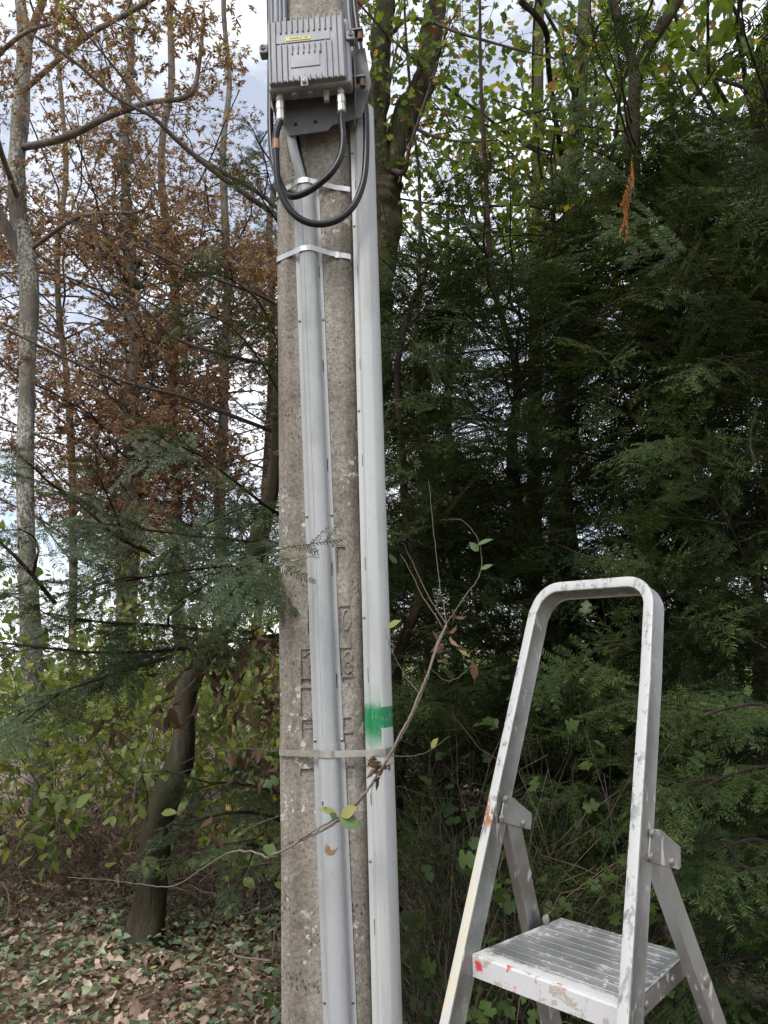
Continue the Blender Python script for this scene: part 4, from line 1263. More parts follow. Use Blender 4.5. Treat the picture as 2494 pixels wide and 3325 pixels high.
def tubes(name, polys, mat, parent=None, n=5, base=None, kind=None):
    """many thin tubes in one mesh; polys = list of (pts, radii)"""
    if not polys: return None
    base = np.zeros(3) if base is None else np.asarray(base)
    groups = {}
    for P, r in polys:
        groups.setdefault(len(P), []).append((P, r))
    VV, QQ, off = [], [], 0
    ang = np.arange(n) * 2 * math.pi / n
    for k, g in groups.items():
        P = np.array([a for a, b in g], float); Rr = np.array([b for a, b in g], float)
        Tn = unit(np.gradient(P, axis=1))
        ref = np.where(np.abs(Tn[:, :1, 2:3]) > 0.9, np.array([1.0, 0.1, 0]), np.array([0, 0.05, 1.0]))
        S = unit(np.cross(Tn, ref)); U = np.cross(S, Tn)
        V = P[:, :, None, :] + Rr[:, :, None, None] * (np.cos(ang)[None, None, :, None] * S[:, :, None, :] + np.sin(ang)[None, None, :, None] * U[:, :, None, :])
        mN = len(g)
        ii = np.arange(mN)[:, None, None] * k * n + np.arange(k - 1)[None, :, None] * n
        j = np.arange(n)[None, None, :]
        a = ii + j; b = ii + (j + 1) % n
        QQ.append((np.stack([a, b, b + n, a + n], -1) + off).reshape(-1, 4))
        VV.append(V.reshape(-1, 3) - base); off += mN * k * n
    me = np_mesh(name, np.concatenate(VV), [np.concatenate(QQ)], mat, smooth=True)
    o = link(name, me, parent)
    if kind: o['kind'] = kind
    return o
def trunk_mesh(name, P, R_, mat, parent, n=16, k=40, rough=0.06, seed=0):
    P = spline(P, k); Rr = np.interp(np.linspace(0, 1, k), np.linspace(0, 1, len(R_)), R_)
    r = np.random.default_rng(seed)
    ph = r.random(8) * 6.28
    Tn = unit(np.gradient(P, axis=0))
    ang = np.arange(n) * 2 * math.pi / n
    mb = MB(); rings = []
    A = unit(np.cross(Tn[0], [0.1, 1.0, 0.05]))
    for i in range(k):
        A = unit(A - Tn[i] * (A @ Tn[i])); B = np.cross(Tn[i], A)
        w_ = 1 + rough * (np.sin(ang * 2 + ph[0] + i * 0.3) + 0.7 * np.sin(ang * 3 + ph[1] - i * 0.21) + 0.5 * np.sin(ang * 5 + ph[2] + i * 0.5) + 0.6 * np.sin(i * 0.9 + ph[3]))
        rings.append(P[i] + (Rr[i] * w_)[:, None] * (np.cos(ang)[:, None] * A + np.sin(ang)[:, None] * B))
    mb.sweep(rings)
    return mb.build(name, mat, parent, smooth=True)

def grow(p, d, L, r, lev, out, tips, up=0.12, wob=0.22, nch=4, shrink=0.55, ang=0.75, k=6, leafy=3):
    P = [np.array(p, float)]; d = unit(np.array(d, float))
    for i in range(k - 1):
        d = unit(d + rng.normal(size=3) * wob + np.array([0, 0, up / k * 2]))
        P.append(P[-1] + d * L / (k - 1))
    P = np.array(P)
    out.append((P, np.linspace(r, r * 0.45, k)))
    if lev <= 0:
        for u in np.linspace(0.25, 1, leafy):
            i = min(int(u * (k - 1)), k - 1)
            tips.append((P[i], unit(P[min(i + 1, k - 1)] - P[max(i - 1, 0)])))
        return
    branch(P, L, r, lev, out, tips, up, wob, nch, shrink, ang, k, leafy)
def branch(P, L, r, lev, out, tips, up=0.12, wob=0.22, nch=4, shrink=0.55, ang=0.75, k=6, leafy=3, start=0.2):
    kk = len(P)
    for c in range(nch):
        u = start + (1 - start) * (c + rng.random()) / nch
        f = u * (kk - 1); i = min(int(f), kk - 2); f -= i
        q = P[i] * (1 - f) + P[i + 1] * f
        t_ = unit(P[i + 1] - P[i])
        s_ = unit(np.cross(t_, rng.normal(size=3)))
        a = ang * (0.7 + 0.6 * rng.random())
        grow(q, t_ * math.cos(a) + s_ * math.sin(a), L * shrink * (1.15 - 0.5 * u) * (0.8 + 0.5 * rng.random()), max(r * 0.5 * (1 - 0.4 * u), 0.0012), lev - 1, out, tips, up, wob, nch, shrink, ang, k, leafy)
UP = np.array([0, 0, 1.0])
def hang(tips, size, jit=0.5, down=0.3, n=1, off=0.02, flat_up=True):
    """leaf placements at twig tips"""
    pl = []
    for p, d in tips:
        for _ in range(n):
            X = unit(d + rng.normal(size=3) * jit - UP * down)
            Z = unit(UP + rng.normal(size=3) * 0.45) if flat_up else unit(rng.normal(size=3))
            pl.append((p + rng.normal(size=3) * off, X, Z, size * (0.7 + 0.6 * rng.random()), rng.random()))
    return pl
def hang_clusters(tips, size, prob=1.0, off=0.12):
    pl = []
    for p, d in tips:
        if rng.random() > prob: continue
        a = rng.random() * 6.28
        X = np.array([math.cos(a), math.sin(a), rng.normal() * 0.25]); Z = unit(UP + rng.normal(size=3) * 0.25)
        pl.append((p + rng.normal(size=3) * off, X, Z, size * (0.7 + 0.65 * rng.random()), rng.random()))
    return pl
def tree_empty(name, base, label, cat='tree', group=None):
    return empty(name, base, label, cat, group)
def gz(p):
    p = np.array(p, float); p[2] = float(ground_h(p[0], p[1])) - 0.05
    return p
def px_path(L):
    return [at(*q) for q in L]

# ------------------------------------------------------------------ yews
def limb_fronds(P, size=1.0, spacing=0.075, start=0.06, tilt=0.5, cam_bias=0.4, droop=0.25, both=True):
    pl = []
    seg = np.linalg.norm(np.diff(P, axis=0), axis=1); cum = np.concatenate([[0], np.cumsum(seg)]); Lt = cum[-1]
    s_ = Lt * start; sd_ = 1
    while s_ < Lt:
        i = min(max(np.searchsorted(cum, s_) - 1, 0), len(P) - 2)
        f = (s_ - cum[i]) / seg[i]
        p = P[i] * (1 - f) + P[i + 1] * f
        t_ = unit(P[i + 1] - P[i])
        side = unit(np.cross(t_, UP)) * sd_
        a = rad(35 + 30 * rng.random())
        X = unit(t_ * math.cos(a) + side * math.sin(a) - UP * droop * rng.random() * 1.3)
        tocam = unit(EYE - p)
        Z = unit(UP * (1 if rng.random() < 0.75 else 0.2) + rng.normal(size=3) * tilt + tocam * cam_bias * 2.2 * rng.random())
        u = s_ / Lt
        pl.append((p, X, Z, size * (1.05 - 0.5 * u) * (0.55 + 0.85 * rng.random()), rng.random()))
        sd_ = -sd_
        s_ += spacing * (0.6 + 0.8 * rng.random())
    t_ = unit(P[-1] - P[-2])
    pl.append((P[-1] - t_ * 0.03, unit(t_ - UP * 0.1), unit(UP + rng.normal(size=3) * tilt), size * 0.8, rng.random()))
    return pl
def rand_limb(p, d, L, k=7, up=0.0, sag=0.5):
    P = [np.array(p, float)]; d = unit(d)
    for i in range(k - 1):
        d = unit(d + rng.normal(size=3) * 0.17 + UP * (up - sag * i / k) * 0.25)
        P.append(P[-1] + d * L / (k - 1))
    return np.array(P)
def yew(name, trunk, R_, label, n_limb, zr, Lr, keep, mat=None, size=1.0, extra=(), forks=(), sector=(-math.pi, math.pi), bias=None, spacing=0.075, seed=1):
    base = gz(trunk[0]); trunk = [base] + list(trunk[1:])
    trunk = spline(trunk, 11); trunk[1:-1] += rng.normal(size=(9, 3)) * np.array([0.035, 0.035, 0.0]); trunk = list(trunk)
    tr = tree_empty(name, base, label, 'yew tree', 'dark yew trees')
    trunk_mesh('trunk', trunk, R_, mat or M_DARKBARK, tr, seed=seed, n=20, k=60, rough=0.09)
    for fk, fr_ in forks:
        trunk_mesh('fork', fk, fr_, M_DARKBARK, tr, n=12, k=24, seed=seed + 3)
    TP = spline(trunk, 60)
    pl, wood = [], []
    for i in range(n_limb):
        z = zr[0] + (zr[1] - zr[0]) * (i + rng.random()) / n_limb
        j = int(np.argmin(np.abs(TP[:, 2] - z)))
        a = sector[0] + (sector[1] - sector[0]) * rng.random()
        L = Lr[0] + (Lr[1] - Lr[0]) * rng.random()
        d = np.array([math.sin(a), -math.cos(a), 0.25 + 0.25 * rng.normal()])      # a = 0 points to the camera
        P = rand_limb(TP[j], d, L, up=0.1, sag=0.45)
        ok = [q for q in limb_fronds(P, size, spacing) if keep(q)]
        if ok:
            wood.append((spline(P, 14), np.linspace(0.005 * L + 0.002, 0.0015, 14)))
        pl += ok
    for ex in extra:
        pts, sz, spc = ex[0], ex[1], ex[2]
        P = spline(pts, 12)
        wood.append((P, np.linspace(ex[3] if len(ex) > 3 else 0.010, 0.003, len(P))))
        pl += [q for q in limb_fronds(P, sz, spc, cam_bias=0.6, tilt=0.35)]
        # side shoots with their own sprays
        for u in np.linspace(0.35, 0.8, 2):
            i = int(u * 11)
            t_ = unit(P[min(i + 1, 11)] - P[max(i - 1, 0)])
            s2 = unit(np.cross(t_, UP)) * (1 if rng.random() < 0.5 else -1)
            S = rand_limb(P[i], t_ * 0.6 + s2 * 0.7 - UP * 0.05, 0.30 * (1.2 - u) + 0.12, 6, 0, 0.5)
            wood.append((S, np.linspace(0.005, 0.002, len(S))))
            pl += limb_fronds(S, sz * 0.85, spc, cam_bias=0.6, tilt=0.35)
    tubes('limbs', wood, M_DARKBARK, tr, 6, base, 'stuff')
    return tr, pl
def finish_yew(tr, pl, mat=M_NEEDLE):
    dead = [q for q in pl if q[4] > 0.992]; pl = [q for q in pl if q[4] <= 0.992]
    place(tr, [(p, x, z, s_ * 0.6, r_) for p, x, z, s_, r_ in dead], FROND, FROND_L, [M_DEADB, M_YTWIG], 'dead_spray', 12, 'dead_sprays')
    place(tr, pl, FROND, FROND_L, [mat, M_YTWIG], 'spray', 290, 'foliage')

def px_ok(q, x0=-90, x1=2600, y0=-220, y1=3420):
    x, y, d = proj(q[0])
    return x0 < x < x1 and y0 < y < y1
# keep-clear tests: nothing may grow into the ladder, the pole or between them and the camera
def clear(q, lim=2.15):
    p = q[0]; tip = p + np.asarray(q[1]) * 0.3 * q[3]
    for s in (p, tip):
        if s[1] < lim: return False
        if abs(s[0] + 0.17) < 0.22 and s[1] < 2.5: return False
    return px_ok(q)

# left yew: a leaning trunk, its limbs reaching left past the pole
tk = px_path([(450, 3000, 4.3), (500, 2800, 4.3), (570, 2480, 4.25), (665, 2170, 4.2), (790, 1850, 4.1), (900, 1500, 4.0), (960, 1000, 4.0), (990, 500, 4.1)])
LY = []
def lim(px, size=1.0, spc=0.08, r=0.008): LY.append((px_path(px), size, spc, r))
lim([(1000, 2050, 3.3), (760, 2080, 2.9), (560, 2110, 2.6), (330, 2120, 2.45), (120, 2100, 2.35), (-60, 2080, 2.3)], 0.9, 0.095, 0.009)
lim([(560, 2130, 2.6), (400, 2180, 2.5), (220, 2240, 2.4), (60, 2320, 2.3)], 0.85)
lim([(1000, 1870, 3.2), (800, 1840, 2.9), (620, 1850, 2.7), (450, 1880, 2.6), (300, 1900, 2.55)], 1.0)
lim([(1000, 1780, 3.2), (820, 1760, 2.9), (640, 1740, 2.7), (470, 1720, 2.6), (330, 1700, 2.5)], 1.0)
lim([(980, 1940, 3.2), (830, 1920, 2.9), (720, 1935, 2.75), (640, 1960, 2.65)], 0.75)
lim([(960, 1700, 3.2), (860, 1640, 2.9), (760, 1560, 2.75), (640, 1470, 2.65), (540, 1400, 2.6)], 0.85)
lim([(500, 1800, 2.7), (380, 1740, 2.6), (240, 1620, 2.5), (150, 1570, 2.5)], 0.75)
lim([(950, 1350, 3.9), (830, 1150, 3.7), (720, 1040, 3.6), (600, 1010, 3.5)], 0.75)
lim([(950, 1250, 4.0), (860, 1010, 3.8), (770, 920, 3.7), (680, 880, 3.6)], 0.65)
lim([(950, 800, 4.0), (900, 720, 3.7), (860, 660, 3.6), (820, 600, 3.5)], 0.6)
lim([(960, 700, 4.0), (900, 560, 3.7), (850, 480, 3.6), (820, 420, 3.5)], 0.55)
lim([(1000, 2700, 3.1), (830, 2640, 2.9), (690, 2650, 2.8), (560, 2700, 2.75)], 0.6)
lim([(1000, 2600, 3.1), (850, 2560, 2.9), (740, 2540, 2.8), (640, 2560, 2.75)], 0.55)
lim([(980, 2800, 3.1), (800, 2740, 2.9), (640, 2760, 2.8), (510, 2800, 2.75)], 0.5)
lim([(700, 2050, 2.75), (520, 2030, 2.6), (330, 2020, 2.5), (150, 1990, 2.4)], 0.8)
lim([(180, 1960, 2.5), (90, 1850, 2.4), (0, 1760, 2.35), (-80, 1700, 2.3)], 0.75)
trl, pll = yew('yew_tree', tk, [0.125, 0.080, 0.070, 0.060, 0.055, 0.046, 0.036, 0.027, 0.02],
               'yew with a leaning dark trunk, its flat green branches spread left of the pole', 1, (1.9, 4.6), (0.6, 1.0), lambda q: clear(q, 2.6) and px_ok(q, 560, 900, 500, 2100), extra=LY, sector=(-1.8, -0.4), mat=M_BROWNBARK)
# the branch tip that crosses in front of the pole
tipP = spline(px_path([(560, 1960, 2.5), (700, 1880, 2.25), (830, 1815, 2.02), (905, 1785, 1.86)]), 10)
tubes('limbs', [(tipP, np.linspace(0.007, 0.003, 10))], M_DARKBARK, trl, 6, np.array(trl.location), 'stuff')
c0 = at(880, 1800, 1.87); c1_ = at(1085, 1692, 1.80); c2_ = at(1010, 1790, 1.80)
CROSS = [frond_template(501, 0.20, 0, 0.0135, 0.62), frond_template(502, 0.20, 0, 0.0135, 0.62)]
place(trl, [(c0, unit(c1_ - c0), unit([0.15, -0.75, 0.65]), float(np.linalg.norm(c1_ - c0)) / 0.19, 0.31), (c0 - 0.02 * PX, unit(c2_ - c0), unit([0.1, -0.6, 0.8]), 0.7, 0.62)], CROSS, CROSS, [M_NEEDLE, M_YTWIG], 'spray', 4)
for q in np.linspace(0.2, 0.95, 8):
    p_ = tipP[int(q * 9)]
    pll.append((p_, unit([0.5 - rng.random() * 1.6, -0.2 + 0.3 * rng.normal(), -0.25 + 0.3 * rng.normal()]), unit([rng.normal() * 0.3, -0.6, 0.8]), 0.6, rng.random()))
finish_yew(trl, pll, M_NEEDLE_B)

# right-hand yews: a dark wall of foliage behind the ladder
def gap(q, dens):
    """photo-side thinning: keep with the given probability inside windows"""
    x, y, d = proj(q[0] + np.asarray(q[1]) * 0.15 * q[3])
    for (x0, y0, x1, y1, pk) in dens:
        if x0 < x < x1 and y0 < y < y1 and rng.random() > pk: return False
    return True
W = [(1230, -400, 1800, 520, 0.05), (1230, 520, 1750, 820, 0.35), (1500, 900, 1720, 1200, 0.6), (1800, -400, 2494, 420, 0.40), (1280, 1900, 1700, 2250, 0.55), (1270, 1250, 1500, 1900, 0.95)]
t2 = px_path([(1760, 3400, 3.5), (1750, 2400, 3.5), (1690, 1700, 3.5), (1640, 1200, 3.5), (1600, 700, 3.55), (1570, 100, 3.6), (1560, -300, 3.6)])
tr2, pl2 = yew('yew_tree', t2, [0.04, 0.035, 0.028, 0.02, 0.013, 0.009, 0.006], 'slender yew close behind the step ladder, sky showing through its branches', 60, (0.5, 3.6), (0.5, 1.15), lambda q: clear(q, 2.3) and gap(q, W), spacing=0.075, seed=2, sector=(-2.2, 2.2))
finish_yew(tr2, pl2)
t3 = px_path([(2120, 3500, 3.5), (2090, 2300, 3.5), (2120, 1500, 3.5), (2080, 800, 3.5), (2065, 250, 3.5)])
f3 = [(px_path([(2065, 260, 3.5), (2040, 150, 3.5), (1990, 10, 3.5), (1950, -200, 3.5)]), [0.03, 0.028, 0.026, 0.02]),
      (px_path([(2065, 270, 3.5), (2100, 165, 3.5), (2195, 10, 3.45), (2300, -200, 3.4)]), [0.035, 0.032, 0.030, 0.025])]
tr3, pl3 = yew('yew_tree', t3, [0.065, 0.055, 0.045, 0.04, 0.036], 'forked dark yew right of the step ladder handle, splitting into two limbs near the top', 70, (0.5, 4.2), (0.5, 1.25), lambda q: clear(q, 2.2) and gap(q, W), forks=f3, spacing=0.07, seed=3, sector=(-2.2, 2.2))
finish_yew(tr3, pl3)
t4 = px_path([(2640, 3500, 2.9), (2620, 2300, 2.9), (2600, 1500, 2.9), (2560, 600, 2.95), (2520, 0, 3.0)])
E4 = [(px_path(a), 0.8, 0.065, 0.007) for a in ([(2620, 2350, 2.7), (2480, 2290, 2.3), (2360, 2300, 2.1), (2270, 2330, 2.0)], [(2620, 2500, 2.7), (2480, 2490, 2.3), (2360, 2520, 2.1), (2240, 2580, 2.0)],
      [(2620, 2800, 2.6), (2480, 2730, 2.3), (2380, 2740, 2.15), (2280, 2780, 2.1)], [(2620, 3000, 2.6), (2500, 2960, 2.3), (2400, 2970, 2.2)], [(2640, 3150, 2.6), (2500, 3110, 2.4), (2380, 3120, 2.3), (2290, 3160, 2.3)], [(2640, 3300, 2.7), (2500, 3260, 2.5), (2380, 3260, 2.4)], [(2300, 3250, 2.9), (2200, 3230, 2.7), (2120, 3260, 2.6)])]
tr4, pl4 = yew('yew_tree', t4, [0.07, 0.06, 0.05, 0.035, 0.02], 'yew at the right edge with brighter sprays hanging beside the ladder', 64, (0.4, 4.0), (0.5, 1.2), lambda q: clear(q, 2.1) and gap(q, W), sector=(-2.6, 0.3), extra=E4, spacing=0.07, seed=4)
finish_yew(tr4, pl4)
t5 = px_path([(1420, 3100, 4.4), (1400, 2300, 4.4), (1390, 1700, 4.4), (1380, 1200, 4.4), (1370, 700, 4.5), (1350, 200, 4.5), (1330, -300, 4.5)])
tr5, pl5 = yew('yew_tree', t5, [0.04, 0.035, 0.028, 0.018, 0.012, 0.009, 0.006], 'loose yew seen between the white cable guard and the ladder handle', 62, (0.5, 3.9), (0.6, 1.2), lambda q: clear(q, 2.8) and gap(q, W), spacing=0.09, seed=5)
finish_yew(tr5, pl5)
t6 = px_path([(2260, 3000, 5.0), (2240, 2300, 5.0), (2220, 1700, 5.0), (2200, 1000, 5.0), (2190, 300, 5.1)])
tr6, pl6 = yew('yew_tree', t6, [0.09, 0.08, 0.06, 0.04, 0.02], 'deep shaded yew at the back of the right-hand thicket', 50, (0.4, 4.4), (0.8, 1.7), lambda q: clear(q, 3.4) and gap(q, W), spacing=0.10, size=1.25, seed=6)
finish_yew(tr6, pl6)
t7 = px_path([(1860, 2950, 5.4), (1850, 2300, 5.4), (1840, 1700, 5.4), (1830, 1200, 5.4)])
tr7, pl7 = yew('yew_tree', t7, [0.08, 0.07, 0.05, 0.02], 'low dark yew filling the shade behind the ladder rails', 46, (0.3, 2.9), (0.8, 1.6), lambda q: clear(q, 3.6) and gap(q, W), spacing=0.10, size=1.25, seed=7)
finish_yew(tr7, pl7)
t8 = px_path([(1330, 3100, 3.4), (1325, 2300, 3.4), (1330, 1700, 3.4), (1345, 1100, 3.45), (1360, 700, 3.5)])
tr8, pl8 = yew('yew_tree', t8, [0.028, 0.025, 0.02, 0.014, 0.006], 'young yew rising just right of the white cable guard', 40, (0.7, 3.3), (0.35, 0.8), lambda q: clear(q, 2.5) and gap(q, W[:3]), spacing=0.08, size=0.85, seed=8)
finish_yew(tr8, pl8)
for pxx, Yy, sec_, zz0, lb in ((1480, 6.4, (-1.6, 1.6), (0.6, 4.6), 'distant yew closing the gap between the pole and the forked yew'), (2480, 5.6, (-1.8, 1.0), (0.5, 4.6), 'distant yew closing the gap at the right edge')):
    tq = px_path([(pxx, 2850, Yy), (pxx, 2200, Yy), (pxx - 10, 1600, Yy), (pxx - 15, 1100, Yy), (pxx - 20, 600, Yy)])
    trq, plq = yew('yew_tree', tq, [0.06, 0.05, 0.04, 0.03, 0.015], lb, 44, zz0, (0.7, 1.5), lambda q: clear(q, 4.2) and gap(q, W[:2] + W[3:4]), spacing=0.10, size=1.5, seed=9, sector=sec_)
    place(trq, plq, FROND, FROND_L, [M_NEEDLE, M_YTWIG], 'spray', 120, 'foliage')
# dead orange twig
o = FROND[0]
DT = frond_template(333, 0.34, 0, 0.026, 1.6)
dp0 = at(2052, 500, 2.2)
tw_ = link('dead_yew_twig', frond_template(334, 0.34, 0, 0.040, 2.6).mesh('dead_yew_twig', [M_DEADN, M_YTWIG]))
X, Y, Z = basis(unit(at(2062, 810, 2.2) - dp0), np.array([0.9, -0.35, 0.1]))
Mx = Matrix.Identity(4)
for a in range(3):
    Mx[a][0], Mx[a][1], Mx[a][2], Mx[a][3] = X[a] * 0.85, Y[a] * 0.30, Z[a] * 0.55, dp0[a]
tw_.matrix_world = Mx
tag(tw_, 'dead orange yew twig hanging upright among the dark foliage', 'dead twig')

# ------------------------------------------------------------------ hornbeams on the left
def hornbeam(name, trunk, R_, label, limbs, lev, mat, clusters, csize, leaf=0.0, lsize=0.055, L0=1.0, nch=4, group='hornbeams left of the pole', seed=0, limit=290, twr=0.006, extra_out=(), rnd_limbs=0, rl=(1.0, 1.8), zr=(2.0, 5.0), cprob=1.0, ivy=0, keep=None):
    base = gz(trunk[0]); trunk = [base] + list(trunk[1:])
    if rnd_limbs:
        trunk = spline(trunk, 12); trunk[1:-1] += rng.normal(size=(10, 3)) * np.array([0.05, 0.05, 0.0]); trunk = list(trunk)
    tr = tree_empty(name, base, label, 'tree', group)
    trunk_mesh('trunk', trunk, R_, mat, tr, seed=seed, k=60, rough=0.08)
    out, tips = [], []
    for P, r in limbs:
        P = spline(P, 12)
        trunk_mesh('limb', P, [r, r * 0.75, r * 0.5], M_HBARK if mat is M_PALEBARK else mat, tr, n=9, k=22, rough=0.07, seed=seed + len(out))
        branch(P, L0, r * 0.6, lev, out, tips, nch=nch + 3, k=6)
    TP = spline(trunk, 50)
    for i in range(rnd_limbs):
        z = zr[0] + (zr[1] - zr[0]) * rng.random()
        j = int(np.argmin(np.abs(TP[:, 2] - z)))
        a = rng.random() * 6.28
        P = rand_limb(TP[j], np.array([math.sin(a), math.cos(a), 0.5]), rl[0] + (rl[1] - rl[0]) * rng.random(), 8, 0.1, 0.1)
        out.append((spline(P, 6), np.linspace(0.016, 0.007, 6)))
        branch(P, L0, 0.008, lev, out, tips, nch=nch, k=6)
    tubes('twigs', out, M_TWIG, tr, 4, base, 'stuff')
    if keep: tips = [q for q in tips if keep(q)]
    rng.shuffle(tips)
    cl = [tips[i % len(tips)] for i in range(clusters)]
    place(tr, hang_clusters(cl, csize, cprob), CLUST, CLUST_L, [M_SEED], 'seed_cluster', limit, 'seed_clusters')
    if leaf:
        lv = tips[clusters // 2: clusters // 2 + int(leaf)]
        joined('leaves', OVATE, hang(lv, lsize, 0.6, 0.2), [M_LEAFG], tr, base=base)
    if ivy:
        pl = []
        for _ in range(ivy):
            j = rng.integers(4, 46); a = rng.random() * 6.28; rr = np.interp(j / 49, np.linspace(0, 1, len(R_)), R_) * (1.2 + 1.3 * rng.random())
            nrm_ = np.array([math.cos(a), math.sin(a), 0.1])
            pl.append((TP[j] + nrm_ * rr + UP * rng.normal() * 0.05, unit(-UP + rng.normal(size=3) * 0.5), nrm_, 0.05 + 0.03 * rng.random(), rng.random()))
        joined('ivy_leaves', IVY, pl, [M_IVYD], tr, base=base)
    return tr, tips

# pale lichened trunk at the left edge
T1 = px_path([(150, 2720, 6.8), (118, 2400, 6.8), (96, 2000, 6.75), (84, 1600, 6.7), (88, 1250, 6.7), (97, 976, 6.6), (88, 850, 6.6), (60, 720, 6.6), (52, 560, 6.6), (62, 430, 6.6), (72, 270, 6.6), (82, 150, 6.6), (66, 0, 6.6), (40, -250, 6.6)])
L1 = [(px_path([(70, 480, 6.6), (217, 445, 6.2), (325, 390, 6.0), (450, 342, 5.8), (542, 325, 5.7), (624, 304, 5.6), (650, 180, 5.6), (660, 60, 5.6)]), 0.034),
      (px_path([(100, 810, 6.6), (206, 732, 6.3), (271, 700, 6.2), (353, 692, 6.1), (461, 684, 6.0), (494, 620, 6.0)]), 0.024),
      (px_path([(92, 130, 6.6), (120, 60, 6.6), (150, -40, 6.6), (190, -250, 6.6)]), 0.05),
      (px_path([(85, 860, 6.6), (20, 740, 6.5), (-40, 620, 6.4), (-120, 500, 6.3)]), 0.06),
      (px_path([(70, 300, 6.6), (160, 220, 5.6), (280, 120, 4.8), (420, 40, 4.2), (560, -40, 3.9)]), 0.028),
      (px_path([(60, 650, 6.6), (-10, 450, 5.8), (-40, 250, 5.2), (60, 120, 4.6), (220, 60, 4.2)]), 0.026)]
h1, tips1 = hornbeam('hornbeam_tree', T1, [0.115, 0.09, 0.082, 0.078, 0.078, 0.082, 0.086, 0.085, 0.085, 0.085, 0.075, 0.065, 0.055, 0.045], 'pale lichen-spotted hornbeam trunk standing at the left edge', L1, 2, M_PALEBARK, 1900, 0.035, leaf=30, L0=0.95, nch=3, seed=21)
near_tips = [q for q in tips1 if q[0][1] < 4.6][:46]
joined('green_seed_clusters', CLUST, hang_clusters(near_tips, 0.034), [M_SEEDG], h1, base=np.array(h1.location))
TA = px_path([(440, 2560, 8.4), (430, 2000, 8.4), (424, 1500, 8.4), (430, 1200, 8.4), (422, 900, 8.4), (418, 600, 8.4), (412, 300, 8.4), (405, -200, 8.4)])
hornbeam('hornbeam_tree', TA, [0.13, 0.12, 0.11, 0.10, 0.08, 0.05, 0.045, 0.035], 'hornbeam wrapped in dark ivy and thick with brown seed clusters', [(px_path([(424, 1500, 8.4), (500, 1470, 8.2), (570, 1440, 8.0), (640, 1430, 7.9)]), 0.05)], 2, M_HBARK, 6200, 0.047, leaf=160, L0=1.0, nch=3, seed=22, rnd_limbs=64, rl=(0.7, 2.4), zr=(2.0, 7.0), ivy=900)
TB = px_path([(590, 2500, 9.2), (580, 1900, 9.2), (572, 1400, 9.2), (556, 900, 9.2), (548, 540, 9.2), (556, 250, 9.2), (570, -200, 9.2)])
hornbeam('hornbeam_tree', TB, [0.08, 0.07, 0.065, 0.055, 0.05, 0.045, 0.03], 'grey hornbeam just right of the ivy-clad one, mid left', [], 2, M_HBARK, 5400, 0.045, leaf=120, L0=1.0, nch=3, seed=23, rnd_limbs=52, rl=(0.8, 2.4), zr=(2.4, 8.0))
TC = px_path([(712, 2450, 9.0), (716, 1800, 9.0), (718, 1300, 9.0), (728, 800, 9.0), (738, 300, 9.0), (745, -200, 9.0)])
hornbeam('hornbeam_tree', TC, [0.07, 0.065, 0.06, 0.05, 0.04, 0.03], 'slim grey hornbeam halfway between the ivy-clad trunk and the pole', [], 2, M_HBARK, 4200, 0.044, leaf=160, L0=1.0, nch=3, seed=24, rnd_limbs=34, rl=(0.8, 1.7), zr=(2.4, 7.2))
TD = px_path([(850, 2450, 10), (862, 1800, 10), (872, 1300, 10), (888, 800, 10), (900, 300, 10), (905, -200, 10)])
hornbeam('hornbeam_tree', TD, [0.07, 0.06, 0.055, 0.05, 0.04, 0.03], 'thin grey hornbeam right beside the left edge of the pole', [], 2, M_HBARK, 3800, 0.046, leaf=160, L0=1.0, nch=3, seed=25, rnd_limbs=34, rl=(0.8, 1.8), zr=(2.4, 7.6))
TE = px_path([(250, 2520, 9.6), (240, 1900, 9.6), (215, 1300, 9.6), (190, 900, 9.6), (200, 500, 9.6), (195, 100, 9.6), (200, -200, 9.6)])
hornbeam('hornbeam_tree', TE, [0.055, 0.05, 0.045, 0.04, 0.035, 0.03, 0.025], 'thin hornbeam between the pale trunk and the ivy-clad one', [], 2, M_HBARK, 5200, 0.045, leaf=120, L0=1.0, nch=3, seed=26, rnd_limbs=56, rl=(0.8, 2.6), zr=(2.2, 8.0))

